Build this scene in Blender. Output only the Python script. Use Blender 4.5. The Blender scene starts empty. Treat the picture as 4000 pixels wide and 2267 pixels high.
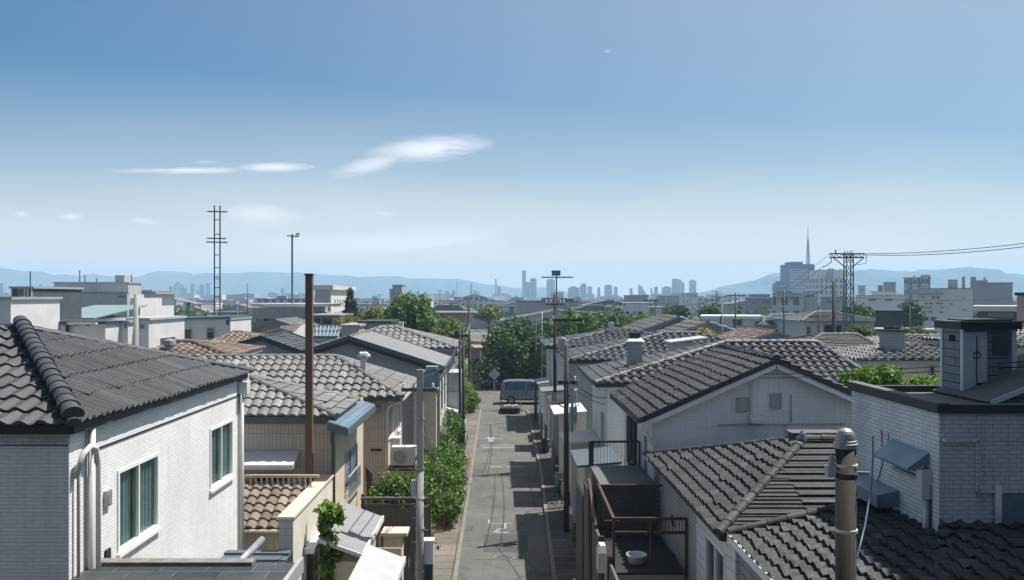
import bpy, math, random
import numpy as np
from mathutils import Vector
random.seed(7)
RNG = np.random.default_rng(11)
SC = bpy.context.scene
COL = SC.collection
# ---------------------------------------------------------------- projection used while measuring the place
F, CX, CY, H = 2120.0, 1256.0, 745.0, 8.1
def U(x, y, Y): return ((x-CX)*Y/F, Y, H-(y-CY)*Y/F)
def XW(x, Y): return (x-CX)*Y/F
def ZW(y, Y): return H-(y-CY)*Y/F
def YG(y, z=0.0): return (H-z)*F/(y-CY)
# ---------------------------------------------------------------- materials
M = {}
def nt(name):
    m = bpy.data.materials.new(name); m.use_nodes = True
    t = m.node_tree; b = t.nodes['Principled BSDF']
    M[name] = m
    return m, t, b
def N(t, typ, **kw):
    n = t.nodes.new(typ)
    for k, v in kw.items(): setattr(n, k, v)
    return n
def setin(n, **kw):
    for k, v in kw.items(): n.inputs[k.replace('_', ' ')].default_value = v
def c4(c): return (c[0], c[1], c[2], 1.0)
def ramp(t, fac, lo, hi, a=0.3, b=0.7):
    r = N(t, 'ShaderNodeMapRange'); r.inputs[1].default_value = a; r.inputs[2].default_value = b
    r.inputs[3].default_value = lo; r.inputs[4].default_value = hi
    t.links.new(fac, r.inputs[0]); return r.outputs[0]
def scaled(t, colsock_or_col, fac):
    mx = N(t, 'ShaderNodeMix', data_type='RGBA', blend_type='MULTIPLY'); mx.inputs[0].default_value = 1.0
    if isinstance(colsock_or_col, tuple): mx.inputs[6].default_value = c4(colsock_or_col)
    else: t.links.new(colsock_or_col, mx.inputs[6])
    t.links.new(fac, mx.inputs[7]); return mx.outputs[2]
def noise(t, scale, detail=4, coord='Object', stretch=None, rough=.55):
    tc = N(t, 'ShaderNodeTexCoord'); n = N(t, 'ShaderNodeTexNoise'); setin(n, Scale=scale, Detail=detail, Roughness=rough)
    src = tc.outputs[coord]
    if stretch:
        mp = N(t, 'ShaderNodeMapping'); mp.inputs[3].default_value = stretch
        t.links.new(src, mp.inputs[0]); src = mp.outputs[0]
    t.links.new(src, n.inputs['Vector']); return n.outputs[0]
def bump(t, b, h, strength=.3, dist=.02):
    n = N(t, 'ShaderNodeBump'); setin(n, Strength=strength, Distance=dist)
    t.links.new(h, n.inputs['Height']); t.links.new(n.outputs[0], b.inputs['Normal'])
def plain(name, col, rough=.7, var=.15, scale=2.0, bmp=0.0, metal=0.0, stretch=None, spec=.4):
    m, t, b = nt(name)
    a = noise(t, scale, 5, stretch=stretch); f = ramp(t, a, 1-var, 1+var*.5)
    a2 = noise(t, scale*9, 3, stretch=stretch); f2 = ramp(t, a2, 1-var*.5, 1+var*.3)
    s = scaled(t, scaled(t, col, f), f2)
    t.links.new(s, b.inputs['Base Color']); setin(b, Roughness=rough, Metallic=metal); b.inputs['Specular IOR Level'].default_value = spec
    if bmp: bump(t, b, a2, bmp)
    return m
def brick(name, col, mortar, bw, bh, ms=.006, rough=.6, var=.12, stain=.18, offset=.5, spec=.35, bstr=.5):
    m, t, b = nt(name)
    tc = N(t, 'ShaderNodeTexCoord'); br = N(t, 'ShaderNodeTexBrick', offset=offset)
    setin(br, Scale=1.0, Mortar_Size=ms, Mortar_Smooth=.15, Bias=0.0, Brick_Width=bw, Row_Height=bh)
    br.inputs['Color1'].default_value = c4([c*(1-var) for c in col]); br.inputs['Color2'].default_value = c4([min(1, c*(1+var*.4)) for c in col])
    br.inputs['Mortar'].default_value = c4(mortar)
    t.links.new(tc.outputs['UV'], br.inputs['Vector'])
    f = ramp(t, noise(t, .7, 6, stretch=(1, 1, .5)), 1-stain, 1.0, .32, .62)
    f2 = ramp(t, noise(t, 6, 4, stretch=(1, 1, .25)), 1-stain*.5, 1.0, .3, .5)
    s = scaled(t, scaled(t, br.outputs[0], f), f2)
    s = scaled(t, s, ramp(t, noise(t, 5, 5, stretch=(1, 1, .07)), 1-stain*.8, 1.0, .3, .46)); s = scaled(t, s, ramp(t, noise(t, .35, 2), .93, 1.04))
    t.links.new(s, b.inputs['Base Color']); setin(b, Roughness=rough); b.inputs['Specular IOR Level'].default_value = spec
    inv = N(t, 'ShaderNodeMath', operation='SUBTRACT'); inv.inputs[0].default_value = 1.0
    t.links.new(br.outputs['Fac'], inv.inputs[1]); bump(t, b, inv.outputs[0], bstr, .008)
    return m
def tile(name, col, var=.3, rough=.5, tint=(1, .93, .84), spec=.5, moss=.25):
    m, t, b = nt(name)
    g = N(t, 'ShaderNodeNewGeometry')
    f = ramp(t, g.outputs['Random Per Island'], 1-var, 1+var*.8, 0, 1)
    mx = N(t, 'ShaderNodeMix', data_type='RGBA'); mx.inputs[6].default_value = c4(col); mx.inputs[7].default_value = c4([col[i]*tint[i] for i in range(3)])
    t.links.new(ramp(t, noise(t, 1.3, 4), 0, 1), mx.inputs[0])
    s = scaled(t, mx.outputs[2], f)
    s = scaled(t, s, ramp(t, noise(t, 11, 5), 1-moss, 1.1))
    s = scaled(t, s, ramp(t, noise(t, .9, 3), 1-moss*.8, 1.08))
    rp = N(t, 'ShaderNodeMath', operation='GREATER_THAN'); rp.inputs[1].default_value = .955; t.links.new(g.outputs['Random Per Island'], rp.inputs[0])
    s = scaled(t, s, ramp(t, rp.outputs[0], 1, 1.22, 0, 1))
    lm = N(t, 'ShaderNodeMix', data_type='RGBA'); lm.inputs[7].default_value = (.24, .235, .19, 1); t.links.new(s, lm.inputs[6]); t.links.new(ramp(t, noise(t, 23, 6, rough=.7), 0, .5, .62, .72), lm.inputs[0]); s = lm.outputs[2]
    t.links.new(s, b.inputs['Base Color']); b.inputs['Specular IOR Level'].default_value = spec
    t.links.new(ramp(t, noise(t, 14, 4), rough-.1, rough+.15), b.inputs['Roughness'])
    bump(t, b, noise(t, 40, 4), .25, .01)
    return m
def leafmat(name, c1, c2, trans=.3):
    m, t, b = nt(name)
    g = N(t, 'ShaderNodeNewGeometry')
    mx = N(t, 'ShaderNodeMix', data_type='RGBA'); mx.inputs[6].default_value = c4(c1); mx.inputs[7].default_value = c4(c2)
    t.links.new(g.outputs['Random Per Island'], mx.inputs[0])
    dd = N(t, 'ShaderNodeMath', operation='GREATER_THAN'); dd.inputs[1].default_value = .95; t.links.new(g.outputs['Random Per Island'], dd.inputs[0]); md = N(t, 'ShaderNodeMix', data_type='RGBA'); t.links.new(dd.outputs[0], md.inputs[0]); t.links.new(mx.outputs[2], md.inputs[6]); md.inputs[7].default_value = (.14, .12, .035, 1)
    s = scaled(t, md.outputs[2], ramp(t, noise(t, 1.6, 3), .55, 1.35, .35, .65))
    t.links.new(s, b.inputs['Base Color']); setin(b, Roughness=.55); b.inputs['Specular IOR Level'].default_value = .25
    tr = N(t, 'ShaderNodeBsdfTranslucent'); t.links.new(scaled(t, s, ramp(t, noise(t, 3, 1), 1.2, 1.5)), tr.inputs[0])
    ms = N(t, 'ShaderNodeMixShader'); ms.inputs[0].default_value = trans
    t.links.new(b.outputs[0], ms.inputs[1]); t.links.new(tr.outputs[0], ms.inputs[2])
    t.links.new(ms.outputs[0], t.nodes['Material Output'].inputs[0]); return m
def glassmat(name, col, rough=.05):
    m, t, b = nt(name)
    s = scaled(t, col, ramp(t, noise(t, 1.2, 2), .7, 1.3))
    t.links.new(s, b.inputs['Base Color']); setin(b, Roughness=rough); b.inputs['Specular IOR Level'].default_value = .8
    return m
def paneglass(name, tint):
    m, t, b = nt(name)
    tr = N(t, 'ShaderNodeBsdfTransparent'); tr.inputs[0].default_value = c4(tint)
    gl = N(t, 'ShaderNodeBsdfGlossy'); gl.inputs[1].default_value = .03
    fr = N(t, 'ShaderNodeLayerWeight'); pw = N(t, 'ShaderNodeMath', operation='POWER'); pw.inputs[1].default_value = 4; t.links.new(fr.outputs['Facing'], pw.inputs[0])
    ma = N(t, 'ShaderNodeMath', operation='MULTIPLY_ADD'); ma.inputs[1].default_value = .6; ma.inputs[2].default_value = .04; t.links.new(pw.outputs[0], ma.inputs[0])
    ms = N(t, 'ShaderNodeMixShader'); t.links.new(ma.outputs[0], ms.inputs[0])
    t.links.new(tr.outputs[0], ms.inputs[1]); t.links.new(gl.outputs[0], ms.inputs[2])
    t.links.new(ms.outputs[0], t.nodes['Material Output'].inputs[0]); return m

# ---------------------------------------------------------------- mesh builder
class MB:
    def __init__(s): s.v = []; s.f = []
    def poly(s, *p):
        n = len(s.v); s.v += [tuple(q) for q in p]; s.f.append(tuple(range(n, n+len(p)))); return s
    def box(s, x0, x1, y0, y1, z0, z1):
        if x0 > x1: x0, x1 = x1, x0
        if y0 > y1: y0, y1 = y1, y0
        if z0 > z1: z0, z1 = z1, z0
        return s.hexa([(x0, y0, z0), (x1, y0, z0), (x1, y1, z0), (x0, y1, z0)], [(x0, y0, z1), (x1, y0, z1), (x1, y1, z1), (x0, y1, z1)])
    def hexa(s, a, b):
        n = len(s.v); k = len(a); s.v += [tuple(p) for p in a]+[tuple(p) for p in b]
        s.f.append(tuple(n+i for i in reversed(range(k)))); s.f.append(tuple(n+k+i for i in range(k)))
        for i in range(k):
            j = (i+1) % k; s.f.append((n+i, n+j, n+k+j, n+k+i))
        return s
    def bar(s, p0, p1, w, h=None, up=(0, 0, 1)):
        h = h or w; p0 = Vector(p0); p1 = Vector(p1); d = (p1-p0).normalized(); up = Vector(up)
        if abs(d.dot(up)) > .98: up = Vector((0, 1, 0))
        a = d.cross(up).normalized(); b = a.cross(d).normalized(); a *= w/2; b *= h/2
        return s.hexa([p0-a-b, p0+a-b, p0+a+b, p0-a+b], [p1-a-b, p1+a-b, p1+a+b, p1-a+b])
    def tube(s, pts, r, n=8, r1=None, cap=True):
        pts = [Vector(p) for p in pts]; r1 = r if r1 is None else r1; k = len(pts); base = len(s.v)
        prev = None
        for i, p in enumerate(pts):
            d = (pts[min(i+1, k-1)]-pts[max(i-1, 0)]).normalized()
            up = Vector((0, 0, 1)) if abs(d.z) < .95 else Vector((0, 1, 0))
            a = d.cross(up).normalized() if prev is None else (prev-d*prev.dot(d)).normalized()
            prev = a; b = d.cross(a).normalized(); rr = r+(r1-r)*i/max(1, k-1)
            for j in range(n):
                t = 2*math.pi*j/n; s.v.append(tuple(p+a*(rr*math.cos(t))+b*(rr*math.sin(t))))
        for i in range(k-1):
            for j in range(n):
                j2 = (j+1) % n; s.f.append((base+i*n+j, base+i*n+j2, base+(i+1)*n+j2, base+(i+1)*n+j))
        if cap:
            s.f.append(tuple(base+j for j in reversed(range(n)))); s.f.append(tuple(base+(k-1)*n+j for j in range(n)))
        return s
    def lathe(s, prof, cx, cy, n=20):
        base = len(s.v)
        for r, z in prof:
            for j in range(n):
                t = 2*math.pi*j/n; s.v.append((cx+r*math.cos(t), cy+r*math.sin(t), z))
        for i in range(len(prof)-1):
            for j in range(n):
                j2 = (j+1) % n; s.f.append((base+i*n+j, base+i*n+j2, base+(i+1)*n+j2, base+(i+1)*n+j))
        s.f.append(tuple(base+(len(prof)-1)*n+j for j in range(n))); return s
    def add(s, o):
        n = len(s.v); s.v += o.v; s.f += [tuple(n+i for i in f) for f in o.f]; return s
    def build(s, name, mat, parent=None, smooth=False, uv=True):
        org = parent['_o'] if parent is not None else (0, 0, 0)
        me = bpy.data.meshes.new(name)
        me.from_pydata([(a-org[0], b-org[1], c-org[2]) for a, b, c in s.v], [], s.f)
        if uv:
            l = me.uv_layers.new(name='UVMap'); data = np.zeros((len(me.loops), 2)); i = 0
            for p in me.polygons:
                n = p.normal
                if abs(n.z) > .75: tx, ty = (1, 0, 0), (0, 1, 0)
                else:
                    q = math.hypot(n.x, n.y) or 1; tx, ty = (-n.y/q, n.x/q, 0), (0, 0, 1)
                for li in p.loop_indices:
                    c = s.v[me.loops[li].vertex_index]
                    data[li] = (c[0]*tx[0]+c[1]*tx[1], c[0]*ty[0]+c[1]*ty[1]+c[2]*ty[2])
            l.data.foreach_set('uv', data.ravel())
        if smooth: me.polygons.foreach_set('use_smooth', [True]*len(me.polygons))
        me.materials.append(M[mat] if isinstance(mat, str) else mat)
        o = bpy.data.objects.new(name, me); COL.objects.link(o)
        if parent is not None:
            o.parent = parent if parent.get('_root') else parent
            if parent.type == 'MESH': o['_o'] = org
        o['_o'] = org
        return o
def thing(name, label, cat, loc=(0, 0, 0), group=None):
    o = bpy.data.objects.new(name, None); COL.objects.link(o); o.location = loc; o['_o'] = tuple(loc); o.empty_display_size = .2
    o['label'] = label; o['category'] = cat
    if group: o['group'] = group
    return o
def solo(mb, name, mat, label, cat, group=None, smooth=False, uv=True):
    xs = np.array(mb.v); c = xs.mean(0); org = (float(c[0]), float(c[1]), float(xs[:, 2].min()))
    d = {'_o': org}
    o = mb.build(name, mat, None, smooth, uv)
    o.data.transform(__import__('mathutils').Matrix.Translation(Vector(org)*-1)); o.location = org; o['_o'] = org
    o['label'] = label; o['category'] = cat
    if group: o['group'] = group
    return o
def struct(mb, name, mat, kind='structure', smooth=False):
    o = mb.build(name, mat, None, smooth); o['kind'] = kind; return o
# ---------------------------------------------------------------- walls with openings
def FP(face, pl, u, d, z):
    return {'R': (pl+d, u, z), 'L': (pl-d, u, z), 'F': (u, pl-d, z), 'B': (u, pl+d, z)}[face]
def wallrect(mb, face, pl, u0, u1, z0, z1, holes=(), dep=.14):
    us = sorted({u0, u1, *[h[0] for h in holes], *[h[1] for h in holes]}); zs = sorted({z0, z1, *[h[2] for h in holes], *[h[3] for h in holes]})
    flip = face in ('L', 'B')
    def q(a, b, c, d): mb.poly(*((d, c, b, a) if flip else (a, b, c, d)))
    for i in range(len(us)-1):
        for j in range(len(zs)-1):
            uc, zc = (us[i]+us[i+1])/2, (zs[j]+zs[j+1])/2
            if any(h[0] < uc < h[1] and h[2] < zc < h[3] for h in holes): continue
            q(*[FP(face, pl, u, 0, z) for u, z in ((us[i], zs[j]), (us[i+1], zs[j]), (us[i+1], zs[j+1]), (us[i], zs[j+1]))])
    for h in holes:
        c = [(h[0], h[2]), (h[1], h[2]), (h[1], h[3]), (h[0], h[3])]
        for k in range(4):
            a, b = c[k], c[(k+1) % 4]
            q(FP(face, pl, a[0], 0, a[1]), FP(face, pl, a[0], -dep, a[1]), FP(face, pl, b[0], -dep, b[1]), FP(face, pl, b[0], 0, b[1]))
def fbox(mb, face, pl, u0, u1, d0, d1, z0, z1):
    a = FP(face, pl, u0, d0, z0); b = FP(face, pl, u1, d1, z1); mb.box(a[0], b[0], a[1], b[1], a[2], b[2])
def window(par, face, pl, u0, u1, z0, z1, fm='white_frame', gm='dark_glass', mull=1, fw=.04, curtain=None, sill=True, hbar=False, proud=.02, name='window'):
    f = MB(); bk = -.045
    fbox(f, face, pl, u0-.02, u0+fw, bk, proud, z0-.02, z1+.02); fbox(f, face, pl, u1-fw, u1+.02, bk, proud, z0-.02, z1+.02)
    fbox(f, face, pl, u0+fw, u1-fw, bk, proud-.004, z1-fw, z1+.02); fbox(f, face, pl, u0+fw, u1-fw, bk, proud-.004, z0-.02, z0+fw)
    for i in range(mull):
        c = u0+(u1-u0)*(i+1)/(mull+1); fbox(f, face, pl, c-fw*.6, c+fw*.6, bk+.005, proud-.008, z0+fw, z1-fw)
    if hbar: fbox(f, face, pl, u0+fw, u1-fw, bk+.005, proud-.01, (z0+z1)/2-.02, (z0+z1)/2+.02)
    w = f.build(name, fm, par)
    if sill: fb = MB(); fbox(fb, face, pl, u0-.05, u1+.05, .003, proud+.04, z0-.075, z0-.022); fb.build('sill', fm, w)
    g = MB(); g.poly(*[FP(face, pl, u, -.025, z) for u, z in ((u0, z0), (u1, z0), (u1, z1), (u0, z1))]); g.build('pane', gm, w)
    if curtain:
        cb = MB(); n = 48
        for seg in curtain:
            us = [u0+(u1-u0)*(seg[0]+(seg[1]-seg[0])*i/n) for i in range(n+1)]
            ds = [-.085-.024*math.sin(i*.8+1.7*math.sin(i*.13+seg[0]*9))-.01*math.sin(i*2.3+seg[0]) for i in range(n+1)]
            for i in range(n): cb.poly(*[FP(face, pl, us[k], ds[k], z) for k, z in ((i, z0), (i+1, z0), (i+1, z1), (i, z1))])
        cb.build('curtain', 'curtain', w, smooth=True)
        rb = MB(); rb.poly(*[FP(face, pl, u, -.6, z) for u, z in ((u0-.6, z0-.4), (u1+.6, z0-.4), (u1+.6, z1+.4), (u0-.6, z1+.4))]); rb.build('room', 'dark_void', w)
    return w
# ---------------------------------------------------------------- tiled roofs
STY = dict(barrel=dict(w=.26, l=.36, amp=.045, th=.05, seg=7, prof='barrel'), wave=dict(w=.27, l=.42, amp=.03, th=.04, seg=6, prof='wave'),
           flat=dict(w=.36, l=.3, amp=.012, th=.05, seg=2, prof='flat'), rib=dict(w=.2, l=.6, amp=.035, th=.025, seg=6, prof='wave'),
           corr=dict(w=3.1, l=.11, amp=.004, th=.035, seg=1, prof='flat'), seam=dict(w=.42, l=6, amp=.03, th=.01, seg=6, prof='seam'),
           lines=dict(w=1.2, l=.3, amp=.0, th=.05, seg=1, prof='flat'), far=dict(w=.5, l=.7, amp=.06, th=.08, seg=4, prof='wave'))
def prof(kind, t, amp):
    if kind == 'barrel':
        return amp*math.sqrt(max(0, 1-((t-.36)/.36)**2)) if t < .72 else -amp*.25*math.sin((t-.72)/.28*math.pi)
    if kind == 'wave': return amp*math.sin(2*math.pi*t)
    if kind == 'seam': return amp if t > .9 else 0
    return amp*(1-abs(2*t-1))
def clip(pts, poly):
    out = pts
    for i in range(len(poly)):
        ax, ay = poly[i]; bx, by = poly[(i+1) % len(poly)]; nx, ny = -(by-ay), bx-ax
        inp, out = out, []
        if not inp: return out
        for k in range(len(inp)):
            p, q = inp[k], inp[(k+1) % len(inp)]
            dp = (p[0]-ax)*nx+(p[1]-ay)*ny; dq = (q[0]-ax)*nx+(q[1]-ay)*ny
            if dp >= 0: out.append(p)
            if (dp >= 0) != (dq >= 0):
                t = dp/(dp-dq); out.append(tuple(p[j]+(q[j]-p[j])*t for j in range(3)))
    return out
def slope(mb, pts, sty, jit=.006, **ov):
    """pts: planar polygon, pts[0]->pts[1] the eave, counter-clockwise from outside"""
    s = dict(STY[sty]); s.update(ov); w, l, amp, th, seg, pk = s['w'], s['l'], s['amp'], s['th'], s['seg'], s['prof']
    P = [Vector(p) for p in pts]; e = (P[1]-P[0]).normalized(); n = (P[1]-P[0]).cross(P[-1]-P[0]).normalized()
    v = n.cross(e); o = P[0]
    q = [((p-o).dot(e), (p-o).dot(v)) for p in P]
    umin, umax = min(a for a, _ in q), max(a for a, _ in q); vmax = max(b for _, b in q)
    ex = [(a, b-.05 if b < 1e-4 else b) for a, b in q]
    mb.poly(*[tuple(p-n*.012) for p in P])
    pr = [prof(pk, i/seg, amp) for i in range(seg+1)]; ph = random.uniform(0, 6)
    for k in range(int(vmax/l)+1):
        off = (w/2 if (pk == 'flat' and k % 2) else 0)
        for j in range(int(math.floor(umin/w))-1, int(umax/w)+1):
            u0 = j*w+off; und = .012*math.sin(u0*1.3+ph)+.01*math.sin(k*l*2.3+ph*2+u0*.4); slip = random.random() < .03
            dz = random.uniform(0, jit)+und+(.012 if slip else 0); dv = random.uniform(-jit, jit)*2-(.05 if slip else 0); sk = random.uniform(-jit, jit)*(3 if slip else 1)
            lo = [(u0+w*i/seg+sk, k*l-.03+dv, pr[i]+th+dz) for i in range(seg+1)]
            hi = [(u0+w*i/seg+sk*.3, k*l+l+.02, pr[i]+.004+und) for i in range(seg+1)]
            un = [(u0+w*i/seg+sk, k*l-.03+dv, max(0, pr[i])*.6+dz) for i in range(seg+1)]
            allp = lo+hi
            inside = all(len(clip([p, p, p], ex)) == 3 for p in (lo[0], lo[-1], hi[0], hi[-1]))
            faces = [(lo[i], lo[i+1], hi[i+1], hi[i]) for i in range(seg)]+[(un[i], un[i+1], lo[i+1], lo[i]) for i in range(seg)]
            if inside:
                base = len(mb.v); m = seg+1
                for p in lo+hi+un: mb.v.append(tuple(o+e*p[0]+v*p[1]+n*p[2]))
                for i in range(seg):
                    mb.f.append((base+i, base+i+1, base+m+i+1, base+m+i)); mb.f.append((base+2*m+i, base+2*m+i+1, base+i+1, base+i))
            else:
                for f in faces:
                    c = clip(list(f), ex)
                    if len(c) >= 3: mb.poly(*[tuple(o+e*p[0]+v*p[1]+n*p[2]) for p in c])
def caps(mb, p0, p1, r=.1, sl=.32, n=7, lift=.02):
    p0 = Vector(p0); p1 = Vector(p1); L = (p1-p0).length; d = (p1-p0).normalized(); a = d.cross(Vector((0, 0, 1))).normalized(); up = a.cross(d).normalized()
    k = max(1, int(L/sl))
    for i in range(k):
        q0 = p0+d*(L*i/k-.03); q1 = p0+d*(L*(i+1)/k+.02); rj = r*random.uniform(.96, 1.04); b = len(mb.v)
        for q, rr in ((q0, rj*1.1), (q1, rj*.9)):
            for j in range(n+1):
                t = math.pi*(-.12+1.24*j/n); mb.v.append(tuple(q+a*(rr*math.cos(t))+up*(rr*.8*math.sin(t)+lift)))
        m = n+1
        for j in range(n): mb.f.append((b+j, b+j+1, b+m+j+1, b+m+j))
        mb.f.append(tuple(b+j for j in range(m))); 
def hip(par, x0, x1, y0, y1, z, ra, rb, sty, mat, cmat=None, r=.09, faces='FRLB', styF=None, fascia='dark_trim', fh=.14, **ov):
    """ridge from ra to rb, along X or Y"""
    mb = MB(); A, B, C, D_ = (x0, y0, z), (x1, y0, z), (x1, y1, z), (x0, y1, z); alongX = abs(ra[0]-rb[0]) >= abs(ra[1]-rb[1])
    pol = dict(F=[A, B, rb, ra], B=[C, D_, ra, rb], R=[B, C, rb], L=[D_, A, ra]) if alongX else dict(F=[A, B, ra], B=[C, D_, rb], R=[B, C, rb, ra], L=[D_, A, ra, rb])
    for k in faces: slope(mb, pol[k], (styF or {}).get(k, sty), **({} if k in (styF or {}) else ov))
    roof = mb.build('roof', mat, par, uv=False)
    cb = MB()
    for p, q in ((A, ra), (B, rb if alongX else ra), (C, rb), (D_, ra if alongX else rb)): caps(cb, p, q, r)
    if (Vector(ra)-Vector(rb)).length > .3: caps(cb, ra, rb, r*1.1)
    cb.build('ridge_cap', cmat or mat, par, smooth=False, uv=False)
    fb = MB(); t = .05
    fb.box(x0+t, x1-t, y0+.03, y0+.06, z-fh, z+.01); fb.box(x0+t, x1-t, y1-.06, y1-.03, z-fh, z+.01)
    fb.box(x0+.03, x0+.06, y0+.06, y1-.06, z-fh, z+.01); fb.box(x1-.06, x1-.03, y0+.06, y1-.06, z-fh, z+.01)
    fb.poly((x0+.05, y0+.05, z-fh+.01), (x0+.05, y1-.05, z-fh+.01), (x1-.05, y1-.05, z-fh+.01), (x1-.05, y0+.05, z-fh+.01))
    fb.build('fascia', fascia, par)
    return roof
def gable(par, x0, x1, y0, y1, z, xr, zr, sty, mat, cmat=None, barge='dark_trim', r=.09, z1=None, wall=None, over=.25, bw=.13, barge2=None, **ov):
    """ridge along Y; gable ends face F and B"""
    z1 = z if z1 is None else z1
    mb = MB(); slope(mb, [(x0, y1, z), (x0, y0, z), (xr, y0, zr), (xr, y1, zr)], sty, **ov); slope(mb, [(x1, y0, z1), (x1, y1, z1), (xr, y1, zr), (xr, y0, zr)], sty, **ov)
    mb.build('roof', mat, par, uv=False)
    cb = MB(); caps(cb, (xr, y0-.02, zr), (xr, y1, zr), r); cb.build('ridge_cap', cmat or mat, par, uv=False)
    bb = MB()
    for yy in (y0-.03, y1+.03):
        for a, b in (((x0-.02, yy, z-.05), (xr, yy, zr-.05)), ((x1+.02, yy, z1-.05), (xr, yy, zr-.05))): bb.bar(a, b, .05, bw)
    bb.bar((x0-.03, y0, z-.06), (x0-.03, y1, z-.06), .04, .12); bb.bar((x1+.03, y0, z1-.06), (x1+.03, y1, z1-.06), .04, .12)
    bb.build('bargeboard', barge, par)
    if barge2:
        b2 = MB()
        for a, b in (((x0+.05, y0+.012, z-.05-bw), (xr, y0+.012, zr-.05-bw)), ((x1-.05, y0+.012, z1-.05-bw), (xr, y0+.012, zr-.05-bw))): b2.bar(a, b, .05, bw*.9)
        b2.build('bargeboard', barge2, par)
def walls(par, x0, x1, y0, y1, z1, mat, holes=None, z0=0.0, peak=None, name='wall', top=False):
    holes = holes or {}; mb = MB()
    wallrect(mb, 'F', y0, x0, x1, z0, z1, holes.get('F', ())); wallrect(mb, 'R', x1, y0, y1, z0, z1, holes.get('R', ()))
    wallrect(mb, 'L', x0, y0, y1, z0, z1, holes.get('L', ())); wallrect(mb, 'B', y1, x0, x1, z0, z1)
    if peak:
        mb.poly((x0, y0, z1), (x1, y0, z1), (peak[0], y0, peak[1])); mb.poly((x1, y1, z1), (x0, y1, z1), (peak[0], y1, peak[1]))
    if top: mb.poly((x0, y0, z1), (x1, y0, z1), (x1, y1, z1), (x0, y1, z1))
    return mb.build(name, mat, par)
# ---------------------------------------------------------------- plants
def leaves(blobs, n, size, name, mat, par, up=.25, shell=.42, aspect=.6):
    org = np.array(par['_o']); bl = np.array([[*c, *r] for c, r in blobs], float)
    w = (bl[:, 3]*bl[:, 4]*bl[:, 5])**(2/3); idx = RNG.choice(len(bl), n, p=w/w.sum())
    d = RNG.normal(size=(n, 3)); d /= np.linalg.norm(d, axis=1)[:, None]
    lump = 1+.16*np.sin(d[:, 0]*7+idx*1.7)*np.sin(d[:, 1]*6+idx)+.14*np.sin(d[:, 2]*9+idx*2.3+d[:, 0]*5)
    rad = RNG.random(n)**shell*lump; rad = np.where(RNG.random(n) < .06, rad*RNG.uniform(1.05, 1.35, n), rad)
    p = bl[idx, :3]+d*bl[idx, 3:]*rad[:, None]+RNG.normal(size=(n, 3))*size*.5
    nn = d*.8+RNG.normal(size=(n, 3))*.7; nn[:, 2] += up; nn /= np.linalg.norm(nn, axis=1)[:, None]
    a = np.cross(nn, RNG.normal(size=(n, 3))); a /= np.linalg.norm(a, axis=1)[:, None]; b = np.cross(nn, a)
    s = size*RNG.uniform(.55, 1.35, n)[:, None]
    q = np.stack([p-a*s, p-b*s*aspect+nn*s*.15, p+a*s, p+b*s*aspect+nn*s*.15], 1).reshape(-1, 3)
    q[:, 2] = np.maximum(q[:, 2], .02)
    q -= org
    me = bpy.data.meshes.new(name); me.vertices.add(4*n); me.vertices.foreach_set('co', q.ravel())
    me.loops.add(4*n); me.loops.foreach_set('vertex_index', np.arange(4*n, dtype=np.int32))
    me.polygons.add(n); me.polygons.foreach_set('loop_start', np.arange(0, 4*n, 4, dtype=np.int32)); me.update(calc_edges=True)
    me.materials.append(M[mat]); o = bpy.data.objects.new(name, me); COL.objects.link(o); o.parent = par; return o
def trunk(par, base, top, r, spread, nb=5):
    mb = MB(); b = Vector(base); t = Vector(top); mid = b.lerp(t, .55)+Vector((.05, .03, 0))*r*8
    mb.tube([b, b.lerp(t, .25), mid, t], r, 8, r*.35)
    for i in range(nb):
        an = i*2.4; s = b.lerp(t, .4+.1*(i % 4)); e = s+Vector((math.cos(an)*spread, math.sin(an)*spread, spread*.8))
        mb.tube([s, s.lerp(e, .5)+Vector((0, 0, -spread*.06)), e], r*.4, 6, r*.12)
    return mb.build('trunk', 'bark', par, smooth=True, uv=False)
def tree(name, label, cat, blobs, n, size, mat, base, tr=.12, group=None, **kw):
    t = thing(name, label, cat, base, group)
    cs = np.array([c for c, r in blobs]); c = cs.mean(0); sp = max(.25, float(np.mean([r[0] for _, r in blobs])))
    trunk(t, base, (float(c[0]), float(c[1]), float(cs[:, 2].max())), tr, sp)
    leaves(blobs, n, size, 'crown', mat, t, **kw); return t
def blobset(x0, x1, ytop, ybot, Y, dep, k, seed=0, zmin=.3):
    """a set of overlapping lumps filling a region of the place at distance Y"""
    r = random.Random(seed); X0, X1 = XW(x0, Y), XW(x1, Y); zt, zb = ZW(ytop, Y), max(zmin, ZW(ybot, Y)); out = []
    h = zt-zb; wd = X1-X0
    for i in range(k):
        fx = (i+.5)/k+r.uniform(-.06, .06); edge = 1-.5*abs(2*fx-1)**2.2; rx = wd/k*r.uniform(.75, 1.15)
        rz = h*r.uniform(.16, .26); zc = zb+(h*edge*r.uniform(.86, 1.0))-rz; out.append(((X0+rx*.7+(wd-1.4*rx)*fx, Y+r.uniform(-.5, .5)*dep, zc), (rx, dep*r.uniform(.35, .55), rz)))
        rz = h*edge*.4; out.append(((X0+rx*.7+(wd-1.4*rx)*fx, Y+r.uniform(-.3, .3)*dep, zb+rz*r.uniform(.9, 1.1)), (rx*1.1, dep*.5, rz)))
    return out
def sag(p0, p1, s, n=14):
    p0 = Vector(p0); p1 = Vector(p1); return [p0.lerp(p1, i/n)-Vector((0, 0, s*4*(i/n)*(1-i/n))) for i in range(n+1)]
def cable(p0, p1, s, label, r=.016, mat='cable_black', group=None):
    return solo(MB().tube(sag(p0, p1, s), r, 5), 'cable', mat, label, 'cable', group, uv=False)
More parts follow.
